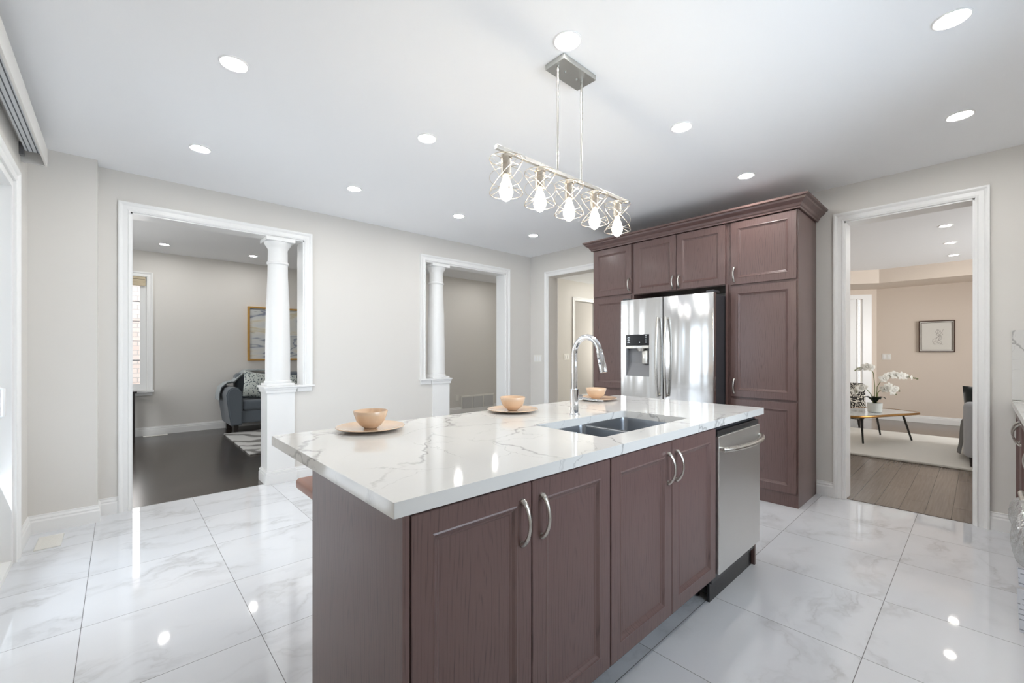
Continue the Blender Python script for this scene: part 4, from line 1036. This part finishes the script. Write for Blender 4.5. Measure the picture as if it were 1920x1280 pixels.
# orchid
oc = (7.72, .985)
t = thing('potted_orchid', (oc[0], oc[1], .453), 'white orchid in a pale stone pot on the coffee table', 'plant')
b = B(); lathe(b, [(.068, .4535), (.078, .46), (.084, .57), (.084, .585), (.077, .585), (.075, .56), (.0, .565)], (oc[0], oc[1], 0), 28, False); mk('pot', b, M['pot'], t, None, True)
lat = Vector((.7373, -.6756, 0)); dep_ = Vector((.6756, .7373, 0)); base = Vector((oc[0], oc[1], .58))
def rp(u, v, k=0): return base+lat*u+Vector((0, 0, v))+dep_*k
b = B()
for (u, k) in ((-.16, .02), (.13, -.03), (-.08, .1), (.09, .08), (.0, -.1), (-.12, -.06)):
    b2 = bmesh.new(); n = 8; rowsL = []
    for i in range(n+1):
        s = i/n; wd = .035*math.sin(math.pi*min(1, s*.9+.1))**.7
        c_ = rp(u*s, .09*math.sin(s*2.4), k*s); sd = (lat*k-dep_*u).normalized() if (abs(u)+abs(k)) > 0 else lat
        rowsL.append([b2.verts.new(c_+sd*wd), b2.verts.new(c_-Vector((0, 0, .008))), b2.verts.new(c_-sd*wd)])
    for a, c in zip(rowsL, rowsL[1:]):
        for q in range(2): b2.faces.new((a[q], a[q+1], c[q+1], c[q]))
    bmesh.ops.solidify(b2, geom=b2.faces[:], thickness=.003); merge(b, b2)
mk('leaves', b, M['leaf'], t, None, True, 60)
stems = [[(0, 0, 0), (.0, .25, .0), (-.02, .42, .0), (-.08, .50, 0), (-.2, .49, 0), (-.27, .46, 0)],
         [(.02, 0, 0), (.05, .22, .02), (.12, .36, 0), (.25, .40, 0), (.40, .38, 0), (.52, .35, 0), (.58, .34, 0)],
         [(.01, 0, -.02), (.04, .14, 0), (.12, .22, 0), (.24, .19, 0), (.33, .17, 0)],
         [(-.02, 0, 0), (-.05, .12, 0), (-.12, .2, 0), (-.2, .2, 0), (-.26, .14, 0)]]
for sgs in stems:
    P_ = [rp(*q) for q in sgs]
    b = B(); tube(b, P_, .005, 6); mk('stem', b, M['stem'], t, None, True)
def flower(c, s, seed):
    rs_ = random.Random(seed); b = B()
    fd = (-dep_+Vector((rs_.uniform(-.4, .4), rs_.uniform(-.4, .4), rs_.uniform(-.3, .3)))).normalized()
    ux = fd.cross(Vector((0, 0, 1))).normalized(); uz = ux.cross(fd)
    for k in range(5):
        a = R(90+72*k); big = 1.15 if k in (1, 4) else .95
        d1 = ux*math.cos(a)+uz*math.sin(a); d2 = ux*-math.sin(a)+uz*math.cos(a)
        b2 = bmesh.new(); rw = []
        for i in range(6):
            q = i/5; wd = s*.42*big*math.sin(math.pi*min(1, q*.85+.08))**.8
            m_ = c+d1*s*big*q+fd*s*.15*math.sin(q*3); rw.append([b2.verts.new(m_-d2*wd+fd*s*.05), b2.verts.new(m_), b2.verts.new(m_+d2*wd+fd*s*.05)])
        for p_, q_ in zip(rw, rw[1:]):
            for j in range(2): b2.faces.new((p_[j], p_[j+1], q_[j+1], q_[j]))
        bmesh.ops.solidify(b2, geom=b2.faces[:], thickness=.003); merge(b, b2)
    blob(b, c+fd*s*.1, s*.16, s*.16, s*.16, 2, 8, 6)
    mk('flower', b, M['petal'], t, None, True, 60)
for i, (u, v_, s) in enumerate(((-.06, .49, .055), (-.13, .50, .06), (-.2, .48, .045), (.10, .34, .06), (.18, .38, .055), (.26, .39, .065), (.34, .38, .06), (.42, .37, .05), (.12, .2, .06), (.18, .24, .055), (.22, .17, .065), (.26, .2, .05), (-.21, .2, .055), (-.26, .16, .05), (-.17, .22, .045), (.49, .355, .035))):
    flower(rp(u, v_, random.uniform(-.03, .03)), s, i)
b = B()
for (u, v_) in ((-.27, .455), (-.24, .475), (.53, .35), (.56, .345), (.59, .335), (.31, .18), (.34, .165), (.29, .12)): blob(b, rp(u, v_), .012, .012, .010, 2, 8, 6)
mk('buds', b, M['bud'], t, None, True)
# patterned chair
CX_, CY_ = 9.56, 1.70
ac = thing('accent_chair', (CX_, CY_, 0), 'armless accent chair in black and cream geometric fabric behind the coffee table', 'chair')
rot = Matrix.Rotation(R(4), 3, 'Z')
def rb(bm, x0, x1, y0_, y1_, z0, z1, bev=.03):
    b2 = bmesh.new(); box(b2, x0, x1, y0_, y1_, z0, z1, bev, 4); merge(bm, b2, Matrix.Translation((CX_, CY_, 0)) @ rot.to_4x4())
b = B(); rb(b, -.24, .34, -.34, .34, .13, .42, .05); mk('seat', b, M['patterned'], ac, None, True)
b = B(); rb(b, -.36, -.22, -.37, .37, .14, .76, .05); mk('backrest', b, M['patterned'], ac, None, True)
for x in (-.26, .26):
    for y in (-.28, .28):
        p = rot @ Vector((x, y, 0)); b = B(); tube(b, [(CX_+p.x, CY_+p.y, .16), (CX_+p.x*1.05, CY_+p.y*1.05, 0)], [.026, .014], 10); mk('leg', b, M['darkwood'], ac, None, True)
# grey sofa cut by the right jamb
s2_ = thing('sofa', (7.2, -.35, 0), 'pale grey upholstered sofa partly hidden behind the right door jamb', 'sofa')
b = B(); box(b, 6.85, 8.4, -.72, .115, .15, .46, .04, 4); mk('base', b, M['lightsofa'], s2_, None, True)
b = B(); box(b, 6.83, 7.02, -.74, .125, .13, .735, .05, 4); mk('arm', b, M['lightsofa'], s2_, None, True)
b = B(); box(b, 7.0, 8.4, -.76, -.55, .40, .80, .05, 4); mk('backrest', b, M['lightsofa'], s2_, None, True)
for x, y in ((6.90, .06), (6.92, -.66), (8.3, .04)):
    b = B(); tube(b, [(x, y, .15), (x-.02, y, 0.032)], [.024, .014], 10); mk('leg', b, M['darkwood'], s2_, None, True)
b = B(); pillow(b, (7.12, -.085, .69), .44, .42, .16, Matrix.Rotation(R(88), 3, 'Z') @ Matrix.Rotation(R(-4), 3, 'X')); tag(mk('cushion', b, M['velvet'], None, None, True, 80), 'black velvet cushion standing on the pale grey sofa', 'cushion')
b = B(); cloth(b, [(7.5, .125, .47), (7.5, .14, .44), (7.5, .145, .34), (7.5, .15, .22), (7.5, .17, .10)], (.5, 0, 0), 14, .016)
tag(mk('throw_blanket', b, M['throw_dark'], None, None, True, 80), 'charcoal throw hanging over the front of the pale grey sofa', 'blanket')
# framed print
t = thing('framed_print', (10.79, .52, 1.285), 'bronze-framed line drawing on the sitting room wall', 'picture')
fy0, fy1, fz0, fz1 = .292, .755, 1.285, 1.852
b = B()
for (a0, a1, c0, c1) in ((fy0, fy1, fz1-.018, fz1), (fy0, fy1, fz0, fz0+.018), (fy0, fy0+.016, fz0+.018, fz1-.018), (fy1-.016, fy1, fz0+.018, fz1-.018)): box(b, 10.765, 10.799, a0, a1, c0, c1, .002)
for (a0, a1, c0, c1) in ((fy0+.032, fy1-.032, fz1-.04, fz1-.034), (fy0+.032, fy1-.032, fz0+.034, fz0+.04), (fy0+.032, fy0+.038, fz0+.04, fz1-.04), (fy1-.038, fy1-.032, fz0+.04, fz1-.04)): box(b, 10.770, 10.78, a0, a1, c0, c1)
mk('frame', b, M['frame'], t)
b = B(); box(b, 10.776, 10.79, fy0+.016, fy1-.016, fz0+.018, fz1-.018); mk('print', b, M['art'], t)
b = B(); rs = random.Random(2)
for k in range(5):
    pts = [Vector((10.7755, .50+rs.uniform(-.06, .06)+.02*math.sin(q), 1.42+q*.045)) for q in range(7)]; tube(b, pts, .0016, 5)
mk('drawing', b, M['artdark'], t)
# entrance door in slanted wall, beside a sunlit sidelight
def sw(p): return P0+PD*p[0]+PN*p[1]+Vector((0, 0, p[2]))
de = bpy.data.objects.new('door_2', None); C.objects.link(de); de.location = sw((.9, 0, 0)); ORG[de] = Vector(de.location); de['kind'] = 'structure'
b = B(); slant(b, .32, 1.5, -.08, -.03, .01, 2.32)
for (z0, z1) in ((.2, .8), (.95, 2.1)): slant(b, .44, 1.38, -.032, -.022, z0, z1); slant(b, .48, 1.34, -.024, -.018, z0+.04, z1-.04)
mk('door_leaf', b, M['door'], de)
b = B(); slant(b, .09, .235, -.0, .02, 0, 2.40); slant(b, .235, 1.58, 0, .02, 2.32, 2.40); slant(b, 1.5, 1.58, 0, .02, 0, 2.32); slant(b, .288, .32, -.12, -.02, 0, 2.32)
mk('door_frame', b, M['trim'], de)
b = B(); slant(b, .235, .288, -.09, -.085, .02, 2.32); mk('sidelight_glass', b, M['glass'], de)
# unseen sitting room window, added as an inlet for light
ws = bpy.data.objects.new('window_3', None); C.objects.link(ws); ws.location = (8.05, -3.18, .7); ORG[ws] = Vector(ws.location); ws['kind'] = 'structure'
b = B()
for (x0_, x1_, z0, z1) in ((6.8, 9.3, .7, .78), (6.8, 9.3, 2.32, 2.4), (6.8, 6.88, .78, 2.32), (9.22, 9.3, .78, 2.32), (8.01, 8.09, .78, 2.32)): box(b, x0_, x1_, -3.22, -3.14, z0, z1)
mk('window_frame', b, M['trim'], ws)
b = B(); box(b, 6.88, 9.22, -3.183, -3.177, .78, 2.32); mk('glass_pane', b, M['glass'], ws)
